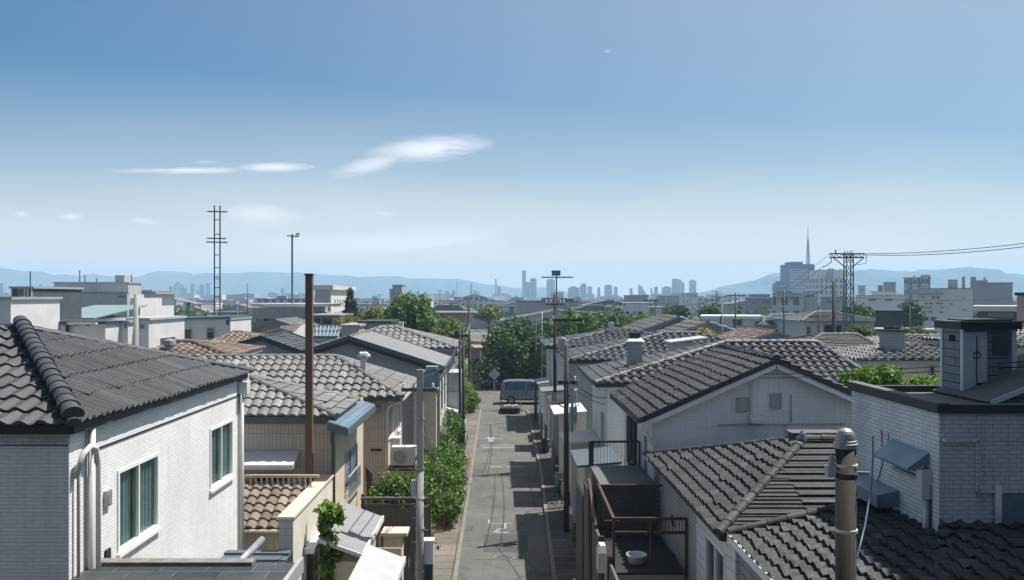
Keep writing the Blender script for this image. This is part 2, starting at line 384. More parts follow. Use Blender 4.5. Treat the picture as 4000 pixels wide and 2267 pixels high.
# ---------------------------------------------------------------- materials used
m, t, b = nt('asphalt'); f = ramp(t, noise(t, .5, 6), .78, 1.1); f2 = ramp(t, noise(t, 30, 4), .86, 1.08); s_ = scaled(t, scaled(t, (.128, .124, .115), f), f2)
vo = N(t, 'ShaderNodeTexVoronoi', feature='DISTANCE_TO_EDGE'); setin(vo, Scale=.26); tc_ = N(t, 'ShaderNodeTexCoord'); mp_ = N(t, 'ShaderNodeMapping'); mp_.inputs[3].default_value = (1, .8, 1); nz_ = N(t, 'ShaderNodeTexNoise'); setin(nz_, Scale=2.5, Detail=5); va_ = N(t, 'ShaderNodeVectorMath', operation='MULTIPLY_ADD'); va_.inputs[1].default_value = (.45, .45, 0); t.links.new(tc_.outputs['Object'], nz_.inputs[0]); t.links.new(nz_.outputs[1], va_.inputs[0]); t.links.new(tc_.outputs['Object'], va_.inputs[2]); t.links.new(va_.outputs[0], mp_.inputs[0]); t.links.new(mp_.outputs[0], vo.inputs['Vector'])
s_ = scaled(t, s_, ramp(t, vo.outputs['Distance'], .62, 1.0, .0, .012)); s_ = scaled(t, s_, ramp(t, noise(t, 1.4, 3), .68, 1.0, .28, .42)); s_ = scaled(t, s_, ramp(t, noise(t, 3, 5, stretch=(1, .12, 1)), .9, 1.08))
t.links.new(s_, b.inputs['Base Color']); setin(b, Roughness=.9); b.inputs['Specular IOR Level'].default_value = .2; bump(t, b, noise(t, 60, 3), .3)
plain('asphalt_patch', (.085, .082, .078), .9, .2, 2, .35, spec=.2)
brick('paving', (.175, .158, .132), (.07, .065, .06), 1.4, .62, .018, .85, .12, .25, .0, .2)
brick('plank_paving', (.12, .112, .10), (.05, .05, .05), 2.2, .34, .02, .85, .2, .3, .3, .2)
plain('kerb_stone', (.19, .172, .148), .85, .2, 3, .2); plain('flash_grey', (.20, .185, .165), .85, .3, 6, .2); plain('paint', (.33, .325, .315), .7, .3, 9)
plain('soil', (.20, .13, .07), .95, .4, 6, .5); plain('ground', (.15, .145, .13), .95, .3, .05); plain('yard', (.13, .128, .12), .9, .3, .8, .2)
brick('white_brick', (.86, .85, .83), (.56, .55, .535), .21, .049, .0034, .55, .05, .12)
brick('white_brick_shaded', (.82, .84, .87), (.52, .535, .555), .24, .052, .004, .55, .05, .14); brick('white_brick_big', (.74, .74, .74), (.33, .33, .335), .21, .056, .004, .6, .08, .22)  # gable brick copies the white brick, cool shade put into its colour
brick('white_brick_far', (.66, .65, .64), (.30, .29, .29), .5, .105, .009, .6, .06, .14)
brick('white_siding', (.70, .69, .67), (.33, .32, .3), 3.0, .18, .008, .55, .04, .12)
brick('grey_siding', (.27, .29, .305), (.07, .07, .075), 2.4, .13, .008, .6, .1, .18)
brick('beige_tile', (.64, .555, .455), (.38, .325, .265), .10, .42, .006, .7, .07, .16, .0)
brick('small_tile', (.52, .50, .47), (.2, .19, .18), .1, .1, .009, .5, .08, .2, .0)
brick('grey_panel', (.36, .375, .38), (.22, .22, .22), .55, .14, .005, .7, .04, .15)
brick('slate', (.06, .064, .07), (.16, .16, .16), .62, .27, .006, .55, .3, .4, .4)
plain('stucco', (.60, .50, .385), .85, .12, 1.5, .15); plain('stucco_pale', (.66, .61, .53), .85, .12, 1.5, .1); plain('cream', (.60, .57, .50), .8, .15, 1)
plain('white_wall', (.62, .61, .59), .7, .12, .8); plain('grey_wall', (.40, .41, .41), .75, .12, .8); plain('blue_wall', (.42, .49, .52), .7, .1, .8); plain('dark_wall', (.075, .08, .085), .7, .2, .8)
plain('tan_wall', (.33, .28, .22), .8, .15, .6); plain('pink_wall', (.46, .37, .33), .8, .15, 3, stretch=(4, 4, .2)); plain('concrete', (.36, .35, .33), .85, .2, 1.5, .2); plain('concrete_pole', (.30, .295, .285), .8, .22, 3, .1, stretch=(3, 3, .35))
tile('tile_dark', (.060, .064, .071), .28, .55, (1.05, 1, .95)); tile('tile_grey', (.185, .182, .178), .2, .6, (1, .96, .9)); tile('tile_brown', (.215, .165, .128), .35, .7, (.75, .72, .72)); tile('tile_terra', (.20, .135, .105), .3, .75, (.8, .85, .9))
tile('tile_black', (.058, .061, .067), .26, .65, (1.04, 1.0, .95), .22); tile('tile_glint', (.06, .061, .065), .35, .38, (1, .97, .95), .7); tile('tile_mid', (.095, .094, .093), .25, .55); tile('tile_far', (.20, .195, .19), .15, .7)
plain('metal_sheet', (.17, .172, .175), .6, .14, 2); plain('blue_metal', (.20, .27, .32), .35, .2, 2, 0, .35); plain('dark_trim', (.035, .04, .045), .6, .2, 3); plain('slate_trim', (.09, .115, .135), .55, .15, 3)
plain('white_metal', (.60, .60, .59), .4, .06, 3); plain('white_frame', (.76, .76, .74), .45, .05, 5); plain('grey_frame', (.33, .34, .35), .5, .1, 5); plain('beige_metal', (.50, .42, .335), .55, .1, 4); plain('awning_grey', (.25, .255, .26), .75, .12, 4); plain('awning_white', (.42, .42, .415), .75, .1, 4); plain('cap_metal', (.34, .35, .36), .45, .2, 8, .1, .4)
plain('dark_frame', (.04, .035, .03), .5, .2, 5); plain('copper_wood', (.088, .047, .03), .55, .25, 5, .1); plain('black_board', (.03, .03, .032), .8, .4, 5, stretch=(5, 5, .4)); plain('membrane', (.13, .125, .12), .85, .15, 1.3, .1)
plain('wood_pole', (.14, .088, .056), .8, .3, 6, .3, stretch=(6, 6, .25)); plain('dark_pole', (.075, .066, .06), .8, .3, 6, .3, stretch=(6, 6, .25)); plain('brown_pole', (.05, .041, .031), .75, .5, 5, .15, stretch=(7, 7, .18)); plain('steel', (.10, .105, .11), .55, .2, 4, 0, .3)
plain('weathered_board', (.13, .12, .11), .85, .4, 5, .2, stretch=(7, 7, .3)); plain('bark', (.09, .065, .045), .9, .4, 8, .4); plain('cable_black', (.03, .03, .032), .6, .1); plain('cable_grey', (.22, .22, .22), .5, .1); plain('cable_blue', (.06, .09, .13), .4, .1)
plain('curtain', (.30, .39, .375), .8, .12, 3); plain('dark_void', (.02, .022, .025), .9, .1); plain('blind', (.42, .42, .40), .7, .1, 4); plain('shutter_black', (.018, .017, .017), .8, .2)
glassmat('dark_glass', (.035, .045, .055)); glassmat('blue_glass', (.16, .23, .29), .12); glassmat('grey_glass', (.10, .12, .13), .1); paneglass('clear_glass', (.80, .90, .88))
plain('van_paint', (.22, .245, .27), .3, .06, 1, 0, .55, spec=.6); glassmat('van_glass', (.05, .085, .13)); plain('tail_red', (.35, .04, .03), .3, .1); plain('rubber', (.02, .02, .02), .8, .1); plain('alloy', (.35, .36, .37), .35, .1, 3, 0, .8); plain('tarp_black', (.02, .02, .022), .7, .4, 5); plain('teal_roof', (.20, .27, .27), .6, .15, 1); plain('yellow_paint', (.55, .40, .03), .6, .1)
leafmat('leaf_green', (.035, .085, .016), (.11, .20, .03)); leafmat('leaf_mix', (.02, .055, .012), (.15, .27, .03), .25); leafmat('leaf_dark', (.022, .055, .016), (.07, .13, .028)); leafmat('leaf_olive', (.11, .105, .022), (.22, .19, .035)); leafmat('leaf_yellow', (.16, .17, .025), (.30, .28, .04)); leafmat('leaf_bright', (.055, .13, .016), (.19, .31, .035), .4); leafmat('leaf_soft', (.06, .10, .025), (.17, .20, .05)); leafmat('leaf_conifer', (.014, .036, .018), (.03, .07, .026), .15)
plain('far_grey', (.34, .35, .36), .8, .12, .1); plain('far_white', (.62, .61, .59), .8, .12, .1); plain('far_blue', (.085, .18, .31), .6, .12, .05); plain('hill_wood_hazed', (.025, .06, .085), .95, .35, .01)  # hill wood has the blue of distant haze mixed into its base colour
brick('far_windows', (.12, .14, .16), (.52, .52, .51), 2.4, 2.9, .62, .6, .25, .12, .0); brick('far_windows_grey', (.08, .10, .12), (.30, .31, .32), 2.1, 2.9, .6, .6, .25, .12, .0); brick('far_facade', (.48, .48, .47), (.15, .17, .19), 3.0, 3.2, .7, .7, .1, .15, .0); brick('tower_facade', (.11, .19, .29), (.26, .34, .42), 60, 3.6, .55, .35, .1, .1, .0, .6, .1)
# ---------------------------------------------------------------- sun, sky, clouds, camera
SUN_AZ, SUN_EL = math.radians(64), math.radians(63)
S = Vector((math.cos(SUN_EL)*math.sin(SUN_AZ), math.cos(SUN_EL)*math.cos(SUN_AZ), math.sin(SUN_EL)))
sl = bpy.data.lights.new('sun', 'SUN'); sl.energy = 5.0; sl.angle = math.radians(.5); sl.color = (1, .965, .91)
so = bpy.data.objects.new('sun', sl); COL.objects.link(so); so.rotation_euler = (-S).to_track_quat('-Z', 'Y').to_euler(); so.location = (60, 60, 120)
w = bpy.data.worlds.new('World'); SC.world = w; w.use_nodes = True; t = w.node_tree; t.nodes.clear()
sky = N(t, 'ShaderNodeTexSky', sky_type='NISHITA', sun_disc=False, sun_elevation=SUN_EL, sun_rotation=SUN_AZ, altitude=30, air_density=1.0, dust_density=1.8, ozone_density=2.2)
bg = N(t, 'ShaderNodeBackground'); bg.inputs[1].default_value = .07; out = N(t, 'ShaderNodeOutputWorld')
tc = N(t, 'ShaderNodeTexCoord'); sep = N(t, 'ShaderNodeSeparateXYZ'); t.links.new(tc.outputs['Generated'], sep.inputs[0])
def mth(op, a, b=None, c=None, clamp=False):
    n = N(t, 'ShaderNodeMath', operation=op, use_clamp=clamp)
    for i, v in enumerate((a, b, c)):
        if v is None: continue
        if isinstance(v, (int, float)): n.inputs[i].default_value = v
        else: t.links.new(v, n.inputs[i])
    return n.outputs[0]
yp = mth('MAXIMUM', sep.outputs[1], .05); ax = mth('DIVIDE', sep.outputs[0], yp); az = mth('DIVIDE', sep.outputs[2], yp)
comb = N(t, 'ShaderNodeCombineXYZ'); t.links.new(ax, comb.inputs[0]); t.links.new(az, comb.inputs[1])
def cn(scale, sx, sy, detail, off):
    mp = N(t, 'ShaderNodeMapping'); mp.inputs[3].default_value = (sx, sy, 1); mp.inputs[1].default_value = (off, off*.7, 0); t.links.new(comb.outputs[0], mp.inputs[0])
    n = N(t, 'ShaderNodeTexNoise'); setin(n, Scale=scale, Detail=detail, Roughness=.55, Distortion=.35); t.links.new(mp.outputs[0], n.inputs[0]); return n.outputs[0]
n1 = cn(1, 7, 40, 7, 1.3); n2 = cn(1, 22, 80, 6, 4.1); n3 = cn(1, 3, 14, 5, 2.2); n4 = cn(1, 55, 330, 6, 7.7)
tot = None
CL = [(470, 428, 215, 12, 0, .8, 1), (685, 420, 110, 14, -.02, .8, 1), (1080, 374, 175, 40, -.08, .85, 1), (930, 414, 130, 26, -.28, .6, 1), (655, 541, 125, 34, 0, .55, 1), (54, 537, 24, 10, 0, .6, 1), (176, 543, 42, 12, 0, .6, 1), (365, 555, 58, 11, .12, .5, 1), (968, 536, 32, 8, .1, .3, 1), (515, 406, 55, 6, 0, .3, 1), (1523, 129, 12, 4, 0, .4, 1), (1040, 612, 420, 46, 0, .55, 3), (780, 418, 14, 4, 0, .4, 1)]
for (cx, cy, rx, ry, sh, st, nz) in CL:
    u0, v0 = (cx-CX)/F, (CY-cy)/F
    du = mth('SUBTRACT', ax, u0); dv = mth('SUBTRACT', mth('SUBTRACT', az, v0), mth('MULTIPLY', du, -sh))
    r2 = mth('ADD', mth('POWER', mth('ABSOLUTE', mth('MULTIPLY', du, F/rx)), 2), mth('POWER', mth('ABSOLUTE', mth('MULTIPLY', dv, F/ry)), 2))
    core = mth('SUBTRACT', 1, mth('POWER', r2, .6))
    nn = n3 if nz == 3 else mth('ADD', mth('ADD', mth('MULTIPLY', n1, .45), mth('MULTIPLY', n2, .33)), mth('MULTIPLY', n4, .22))
    v = mth('ADD', mth('MULTIPLY', core, 1.05), mth('MULTIPLY', mth('SUBTRACT', nn, .5), 5.0)); v = mth('MULTIPLY', mth('SMOOTH_MIN', mth('MAXIMUM', v, 0), .85, .35), mth('MAXIMUM', core, 0)); v = mth('POWER', v, .75); v = mth('MULTIPLY', v, st, clamp=True)
    tot = v if tot is None else mth('MAXIMUM', tot, v)
vl = mth('SUBTRACT', 1, mth('MULTIPLY', mth('ABSOLUTE', az), 3.0), clamp=True); vl = mth('MULTIPLY', mth('POWER', vl, 1.7), mth('MULTIPLY_ADD', n3, .6, .55), clamp=True)
dt = N(t, 'ShaderNodeVectorMath', operation='DOT_PRODUCT'); t.links.new(tc.outputs['Generated'], dt.inputs[0]); dt.inputs[1].default_value = S
au = mth('MULTIPLY', mth('POWER', mth('MULTIPLY_ADD', dt.outputs['Value'], .9, -.09, clamp=True), 1.4), .72); vl = mth('MAXIMUM', vl, au); veil = N(t, 'ShaderNodeMix', data_type='RGBA'); t.links.new(vl, veil.inputs[0]); veil.inputs[7].default_value = (11.0, 10.1, 9.1, 1)
lw = mth('POWER', mth('SUBTRACT', 1, mth('MULTIPLY', mth('ABSOLUTE', az), 6.5), clamp=True), 1.3); veil2 = N(t, 'ShaderNodeMix', data_type='RGBA'); t.links.new(mth('MULTIPLY', lw, .75), veil2.inputs[0]); veil2.inputs[7].default_value = (9.4, 8.4, 7.6, 1)
mix = N(t, 'ShaderNodeMix', data_type='RGBA'); t.links.new(tot, mix.inputs[0]); tint = N(t, 'ShaderNodeRGB'); tint.outputs[0].default_value = (.25, .69, .88, 1); hs = N(t, 'ShaderNodeHueSaturation'); setin(hs, Saturation=1.2, Value=1.0); t.links.new(sky.outputs[0], hs.inputs['Color']); t.links.new(scaled(t, hs.outputs[0], tint.outputs[0]), veil.inputs[6]); t.links.new(veil.outputs[2], veil2.inputs[6]); t.links.new(veil2.outputs[2], mix.inputs[6]); mix.inputs[7].default_value = (12.2, 11.6, 11.8, 1)
t.links.new(mix.outputs[2], bg.inputs[0]); t.links.new(bg.outputs[0], out.inputs[0])
cd = bpy.data.cameras.new('camera'); co = bpy.data.objects.new('camera', cd); COL.objects.link(co); SC.camera = co
cd.sensor_width = 36; cd.lens = 36*F/2569; cd.clip_end = 12000; cd.clip_start = .1
cd.shift_x = (1284.5-CX)/2569; cd.shift_y = (CY-728)/2569
co.location = (0, 0, H); co.rotation_euler = (math.pi/2, 0, 0)
SC.view_settings.view_transform = 'Standard'; SC.view_settings.look = 'None'; SC.view_settings.exposure = .6; SC.view_settings.gamma = 1
SC.cycles.max_bounces = 6; SC.cycles.diffuse_bounces = 3; SC.cycles.glossy_bounces = 2; SC.cycles.transparent_max_bounces = 12; SC.cycles.volume_bounces = 2; SC.cycles.use_denoising = True
# ---------------------------------------------------------------- ground, road, pavements
g = MB(); g.poly((-3300, -80, 0), (3300, -80, 0), (3300, 3800, 0), (-3300, 3800, 0)); struct(g, 'ground', 'ground')
RL = [(0, -1.15), (20, -1.22), (31, -1.25), (45, -1.3), (60, -1.34)]; RR = [(0, 1.25), (20, 1.38), (28, 1.55), (38, 1.78), (50, 1.83), (60, 1.83)]
def strip(mb, a, b, z):
    for i in range(len(a)-1): mb.poly((a[i][1], a[i][0], z), (b[i][1], b[i][0], z), (b[i+1][1], b[i+1][0], z), (a[i+1][1], a[i+1][0], z))
ys = [0, 10, 20, 25, 28, 31, 35, 38, 45, 50, 60]
def itp(tab, y):
    return float(np.interp(y, [p[0] for p in tab], [p[1] for p in tab]))
LL = [(y, itp(RL, y)) for y in ys]; R2_ = [(y, itp(RR, y)) for y in ys]
r = MB(); strip(r, LL, R2_, .012); r.poly((-40, 60, .012), (40, 60, .012), (40, 70.5, .012), (-40, 70.5, .012)); struct(r, 'road', 'asphalt')
def prism_strip(a, b, z0, z1):
    mb = MB(); strip(mb, a, b, z1)
    for i in range(len(a)-1):
        for q in (a, b): mb.poly((q[i][1], q[i][0], z0), (q[i+1][1], q[i+1][0], z0), (q[i+1][1], q[i+1][0], z1), (q[i][1], q[i][0], z1))
    mb.poly((a[-1][1], a[-1][0], z0), (b[-1][1], b[-1][0], z0), (b[-1][1], b[-1][0], z1), (a[-1][1], a[-1][0], z1)); return mb
sh = lambda tab, d: [(y, x+d) for y, x in tab]
struct(prism_strip(sh(LL, -.12), LL, 0, .13), 'kerb', 'kerb_stone'); struct(prism_strip(R2_, sh(R2_, .12), 0, .13), 'kerb', 'kerb_stone')
struct(prism_strip(sh(LL, -1.0), sh(LL, -.122), 0, .12), 'pavement', 'paving'); struct(prism_strip(sh(R2_, .122), [(y, 2.75) for y in ys], 0, .12), 'pavement', 'plank_paving')
g = MB(); g.poly((-14, 0, .006), (-1.9, 0, .006), (-1.9, 60, .006), (-14, 60, .006)); g.poly((2.7, 0, .006), (14, 0, .006), (14, 60, .006), (2.7, 60, .006)); struct(g, 'yard', 'yard')
g = MB(); g.poly((-40, 70.5, .02), (40, 70.5, .02), (40, 73, .02), (-40, 73, .02)); struct(g, 'pavement', 'paving')
def gp(x, y, z=.018): Y = YG(y, z); return (XW(x, Y), Y, z)
def gquad(mb, x0, x1, y0, y1, z=.018): mb.poly(gp(x0, y1, z), gp(x1, y1, z), gp(x1, y0, z), gp(x0, y0, z))
p = MB(); p.poly(gp(1213, 1385, .016), gp(1325, 1385, .016), gp(1322, 1342, .016), gp(1214, 1342, .016)); struct(p, 'road_patch', 'asphalt_patch')
p = MB(); Y0 = YG(1102); X0 = XW(1232, Y0)
for a in (((-.78, 0), (-.09, 0), (-.09, .09), (-.78, .09)), ((.09, 0), (.62, 0), (.62, .09), (.09, .09)), ((-.13, -1.0), (.13, -1.0), (.13, .1), (-.13, .1)), ((-.3, .1), (.3, .1), (.13, .55), (-.13, .55))):
    p.poly(*[(X0+u, Y0+v, .018) for u, v in a])
Y0 = YG(1315); X0 = XW(1256, Y0)
for a in (((-.45, 0), (.42, 0), (.42, .07), (-.45, .07)), ((-.45, .07), (-.38, .07), (-.38, .5), (-.45, .5)), ((.13, -.75), (.2, -.75), (.2, 0), (.13, 0)), ((-.15, -.75), (.2, -.75), (.2, -.68), (-.15, -.68)), ((-.3, -1.15), (-.1, -.75), (-.02, -.75), (-.2, -1.15)), ((-.2, -1.15), (.25, -1.2), (.3, -1.12), (-.2, -1.03))):
    p.poly(*[(X0+u, Y0+v, .018) for u, v in a])
gquad(p, 1226, 1262, 1170.5, 1172); gquad(p, 1272, 1316, 1170.5, 1172); gquad(p, 1205, 1330, 1118.5, 1119.5); gquad(p, 1210, 1300, 1123, 1124.5)
struct(p, 'road_marking', 'paint')
p = MB()
for x0, x1, y in ((1190, 1375, 1403.5), (1205, 1330, 1132), (1215, 1290, 1196), (1215, 1300, 1046)): gquad(p, x0, x1, y, y+1.0, .0165)
struct(p, 'road_joint', 'asphalt_patch')
p = MB(); p.box(-2.55, -1.93, 28.6, 31.8, 0, .16); struct(p, 'soil_bed', 'soil')
# ---------------------------------------------------------------- hills: each range is a ridge with real depth
def hills(name, pts, Y, dep, seed):
    r = random.Random(seed); xs = np.arange(pts[0][0], pts[-1][0]+1, 6.0); yy = np.interp(xs, [p[0] for p in pts], [p[1] for p in pts])
    mb = MB(); rows = []
    for k, (fy, fh) in enumerate(((-1, 0), (-.75, .28), (-.5, .52), (-.25, .8), (0, 1), (.5, .6), (1, 0))):
        row = []
        for i, x in enumerate(xs):
            h = (CY-yy[i]+(r.uniform(-.7, .7) if k == 4 else 0))*Y/F+H; Yk = Y+fy*dep
            j = 1+(.12*math.sin(x*.06+k*2)+.08*math.sin(x*.17+k))*(0 if fh == 1 else 1)
            row.append(((x-CX)*Y/F, Yk+60*math.sin(x*.05+k), max(0, h*fh*min(1.15, j))))
        b = len(mb.v); mb.v += row; rows.append(b)
    n = len(xs)
    for a, b in zip(rows, rows[1:]):
        for i in range(n-1): mb.f.append((a+i, a+i+1, b+i+1, b+i))
    struct(mb, name, 'hill_wood_hazed', smooth=True)
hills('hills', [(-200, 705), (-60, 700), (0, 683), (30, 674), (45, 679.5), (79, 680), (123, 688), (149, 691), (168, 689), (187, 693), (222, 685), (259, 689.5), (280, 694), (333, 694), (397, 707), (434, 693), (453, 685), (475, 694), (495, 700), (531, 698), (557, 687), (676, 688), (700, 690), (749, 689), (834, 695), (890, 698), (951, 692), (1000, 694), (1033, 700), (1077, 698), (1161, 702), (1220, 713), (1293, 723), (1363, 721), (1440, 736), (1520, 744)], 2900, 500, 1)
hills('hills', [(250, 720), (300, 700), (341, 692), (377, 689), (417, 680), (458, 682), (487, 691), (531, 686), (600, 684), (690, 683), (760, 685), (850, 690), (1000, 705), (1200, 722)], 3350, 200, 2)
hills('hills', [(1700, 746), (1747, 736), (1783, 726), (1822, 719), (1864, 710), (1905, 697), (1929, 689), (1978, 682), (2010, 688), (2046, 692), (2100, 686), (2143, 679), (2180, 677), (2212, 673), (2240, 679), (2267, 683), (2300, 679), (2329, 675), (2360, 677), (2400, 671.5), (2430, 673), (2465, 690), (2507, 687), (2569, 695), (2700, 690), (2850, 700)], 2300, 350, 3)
# ---------------------------------------------------------------- haze
hz = MB().box(-3400, 3400, -100, 3850, -1, 122)
m = bpy.data.materials.new('haze'); m.use_nodes = True; M['haze'] = m; tt = m.node_tree; tt.nodes.clear()
pv = N(tt, 'ShaderNodeVolumePrincipled'); pv.inputs['Color'].default_value = (.52, .755, .97, 1); pv.inputs['Density'].default_value = .00042; pv.inputs['Anisotropy'].default_value = .05
oo = N(tt, 'ShaderNodeOutputMaterial'); tt.links.new(pv.outputs[0], oo.inputs['Volume'])
o = hz.build('haze', 'haze', None, uv=False); o['kind'] = 'stuff'

sky_blocker = MB().box(-45, 45, -16, -2.6, 0, 13.5)
plain('slate_blue', (.035, .05, .07), .8, .2, 1)
solo(sky_blocker, 'apartment_building', 'slate_blue', 'added dark block behind the viewpoint, unseen, cutting sky light on the walls', 'building')  # no real apartment house: unseen block added to darken camera-facing walls
# ================================================================ LEFT SIDE, NEAR
def pipe(par, pts, r=.045, mat='white_metal', name='downpipe', n=10):
    return MB().tube(pts, r, n).build(name, mat, par, smooth=True, uv=False)
# ---- white brick corner house
AX = -5.62
t = thing('brick_house', 'nearest white brick house with dark hipped tile roof and two green curtained windows', 'house', (-8.6, 14.6, 0))
wa = [(12.40, 13.84, 4.35, 5.53), (16.34, 17.68, 4.38, 5.53)]
walls(t, -12.0, AX, 11.0, 18.26, 6.44, 'white_brick', {'R': wa})
for i, h in enumerate(wa):
    window(t, 'R', AX, *h, gm='clear_glass', curtain=[(-.02, .40), (.46, .93)] if i == 0 else [(-.02, .40), (.46, 1.02)], fw=.032)
hip(t, -13.5, -5.47, 10.82, 18.45, 6.47, (-10.5, 14.6, 7.56), (-8.3, 14.6, 7.56), 'rib', 'tile_dark', styF={'F': 'wave'}, r=.085)
mb = MB(); caps(mb, (-5.5, 10.86, 6.53), (-8.3, 14.6, 7.62), .125, .28, 10, .07); mb.build('hip_cap', 'tile_dark', t, uv=False)
mb = MB(); mb.box(AX, AX+.012, 11.3, 18.2, 5.97, 6.0); mb.box(-12, AX-.01, 10.988, 11.0, 6.16, 6.175); mb.build('joint_strip', 'dark_trim', t)
mb = MB(); mb.box(-12, AX+.02, 10.975, 10.998, 6.18, 6.40); mb.build('frieze', 'white_brick_big', t)
pipe(t, [(AX+.07, 11.47, 6.45), (AX+.07, 11.47, 2.5)], .05)
pipe(t, [(AX+.05, 11.08, 5.72), (AX+.12, 11.12, 6.02), (AX+.14, 11.28, 6.10), (AX+.13, 11.46, 6.05), (AX+.13, 11.53, 5.85), (AX+.13, 11.53, 2.5)], .038)
pipe(t, [(AX+.06, 11.15, 5.9), (AX+.06, 11.13, 5.6), (AX+.06, 11.13, 2.5)], .022, 'grey_frame')
pipe(t, [(AX+.07, 18.12, 6.3), (AX+.07, 18.12, 2.2)], .045); pipe(t, [(AX+.02, 18.2, 6.3), (AX+.02, 18.2, 2.2)], .03, 'grey_frame')
mb = MB(); mb.box(AX+.02, AX+.2, 18.05, 18.3, 6.02, 6.28); mb.build('gutter_box', 'white_metal', t)
mb = MB(); mb.box(AX+.002, AX+.05, 11.95, 12.12, 5.12, 5.34); mb.box(AX+.052, AX+.058, 11.98, 12.09, 5.15, 5.29); mb.build('vent_cover', 'cap_metal', t)
mb = MB(); mb.box(AX+.002, AX+.03, 11.98, 12.13, 4.33, 4.5); mb.build('vent_hole', 'dark_void', t)
mb = MB(); mb.box(AX+.002, AX+.05, 11.62, 11.78, 4.62, 4.68); mb.build('wall_bracket', 'grey_frame', t)
# ---- low slate-roofed annex at its foot
t = thing('annex', 'low annex with flat dark slate roof at the foot of the white brick house', 'annex', (-4.2, 9.9, 0))
MB().box(-5.6, -2.86, 8.0, 11.62, 0, 4.30).build('wall', 'white_brick_big', t)
mb = MB(); mb.hexa([(-5.61, 7.9, 4.26), (-2.79, 7.9, 4.26), (-2.79, 11.7, 4.32), (-5.61, 11.7, 4.32)], [(-5.61, 7.9, 4.36), (-2.79, 7.9, 4.36), (-2.79, 11.7, 4.42), (-5.61, 11.7, 4.42)]); mb.build('roof', 'slate', t)
mb = MB(); mb.box(-5.6, -3.4, 11.55, 11.74, 4.425, 4.47); mb.build('flashing', 'flash_grey', t)
mb = MB(); mb.bar((-2.76, 7.9, 4.33), (-2.76, 11.72, 4.39), .06, .2); mb.build('edge_board', 'grey_frame', t)
solo(MB().tube([U(599, 1412, 12.2), U(628, 1384, 12.8), U(657, 1354, 13.5)], .055, 12), 'drain_pipe', 'cap_metal', 'short pale metal pipe leaning up from the edge of the slate annex roof', 'pipe', smooth=True)
# ---- beige house with grey barrel tiles
BX = -4.3
t = thing('stucco_house', 'beige house with grey barrel tiled hip roof, white vent pipe and blue metal side eave', 'house', (-6.6, 23.5, 0))
hb = [(23.3, 25.3, 2.55, 3.75)]
wl = walls(t, -9.5, BX, 21.5, 26.4, 5.0, 'beige_tile', {'R': hb, 'F': [(-6.3, -5.4, 2.62, 3.55)]})
mb = MB(); wallrect(mb, 'R', BX+.006, 21.52, 26.4, 0, 5.0, hb, .02); mb.build('side_render', 'stucco', t)
window(t, 'R', BX, *hb[0], fm='grey_frame', gm='blue_glass', mull=1, sill=False)
window(t, 'F', 21.5, -6.3, -5.4, 2.62, 3.55, fm='beige_metal', gm='dark_glass')
mb = MB()
for i in range(12): fbox(mb, 'R', BX, 23.35+i*.17, 23.37+i*.17, .10, .12, 2.5, 3.1)
fbox(mb, 'R', BX, 23.3, 25.3, .09, .13, 3.1, 3.13); fbox(mb, 'R', BX, 23.3, 25.3, .09, .13, 2.47, 2.5)
for u in (23.3, 25.28): fbox(mb, 'R', BX, u, u+.03, .01, .13, 2.8, 2.83)
mb.build('window_guard', 'grey_frame', t)
hip(t, -10, -4.14, 21.2, 24.5, 5.10, (-8.2, 22.85, 5.98), (-6.93, 22.85, 5.98), 'barrel', 'tile_grey', styF={'R': 'lines'}, r=.1, fascia='slate_trim', fh=.2)
mb = MB(); mb.hexa([(-4.28, 20.85, 4.80), (-3.76, 20.85, 4.66), (-3.76, 25.4, 4.66), (-4.28, 25.4, 4.80)], [(-4.28, 20.85, 5.0), (-3.76, 20.85, 4.84), (-3.76, 25.4, 4.84), (-4.28, 25.4, 5.0)])
e = mb.build('side_eave', 'slate_trim', t)
mb = MB(); mb.hexa([(-4.26, 20.87, 5.003), (-3.78, 20.87, 4.848), (-3.78, 25.38, 4.848), (-4.26, 25.38, 5.003)], [(-4.26, 20.87, 5.02), (-3.78, 20.87, 4.866), (-3.78, 25.38, 4.866), (-4.26, 25.38, 5.02)])
for k in range(3): x = -4.2+k*.18; mb.bar((x, 20.9, 5.02-(x+4.26)*.32), (x, 25.35, 5.02-(x+4.26)*.32), .025, .03)
mb.build('metal_sheet', 'blue_metal', e)
mb = MB(); mb.lathe([(.115, 5.8), (.115, 6.12), (.12, 6.13), (.12, 6.34), (.105, 6.34), (.1, 6.2)], XW(613, 22.4), 22.4); mb.build('vent_pipe', 'white_metal', t, smooth=False)
pipe(t, [(-4.23, 21.35, 4.8), (-4.27, 21.42, 4.45), (-4.24, 21.42, 4.3), (-4.24, 21.42, 2.2)], .05, 'slate_trim')
mb = MB(); mb.hexa([(-7.2, 20.72, 3.86), (-5.1, 20.72, 3.86), (-5.1, 21.48, 4.1), (-7.2, 21.48, 4.1)], [(-7.2, 20.72, 3.98), (-5.1, 20.72, 3.98), (-5.1, 21.48, 4.2), (-7.2, 21.48, 4.2)])
for z in (3.89, 3.93): mb.box(-7.2, -5.1, 20.70, 20.717, z, z+.02)
mb.build('awning', 'white_metal', t)
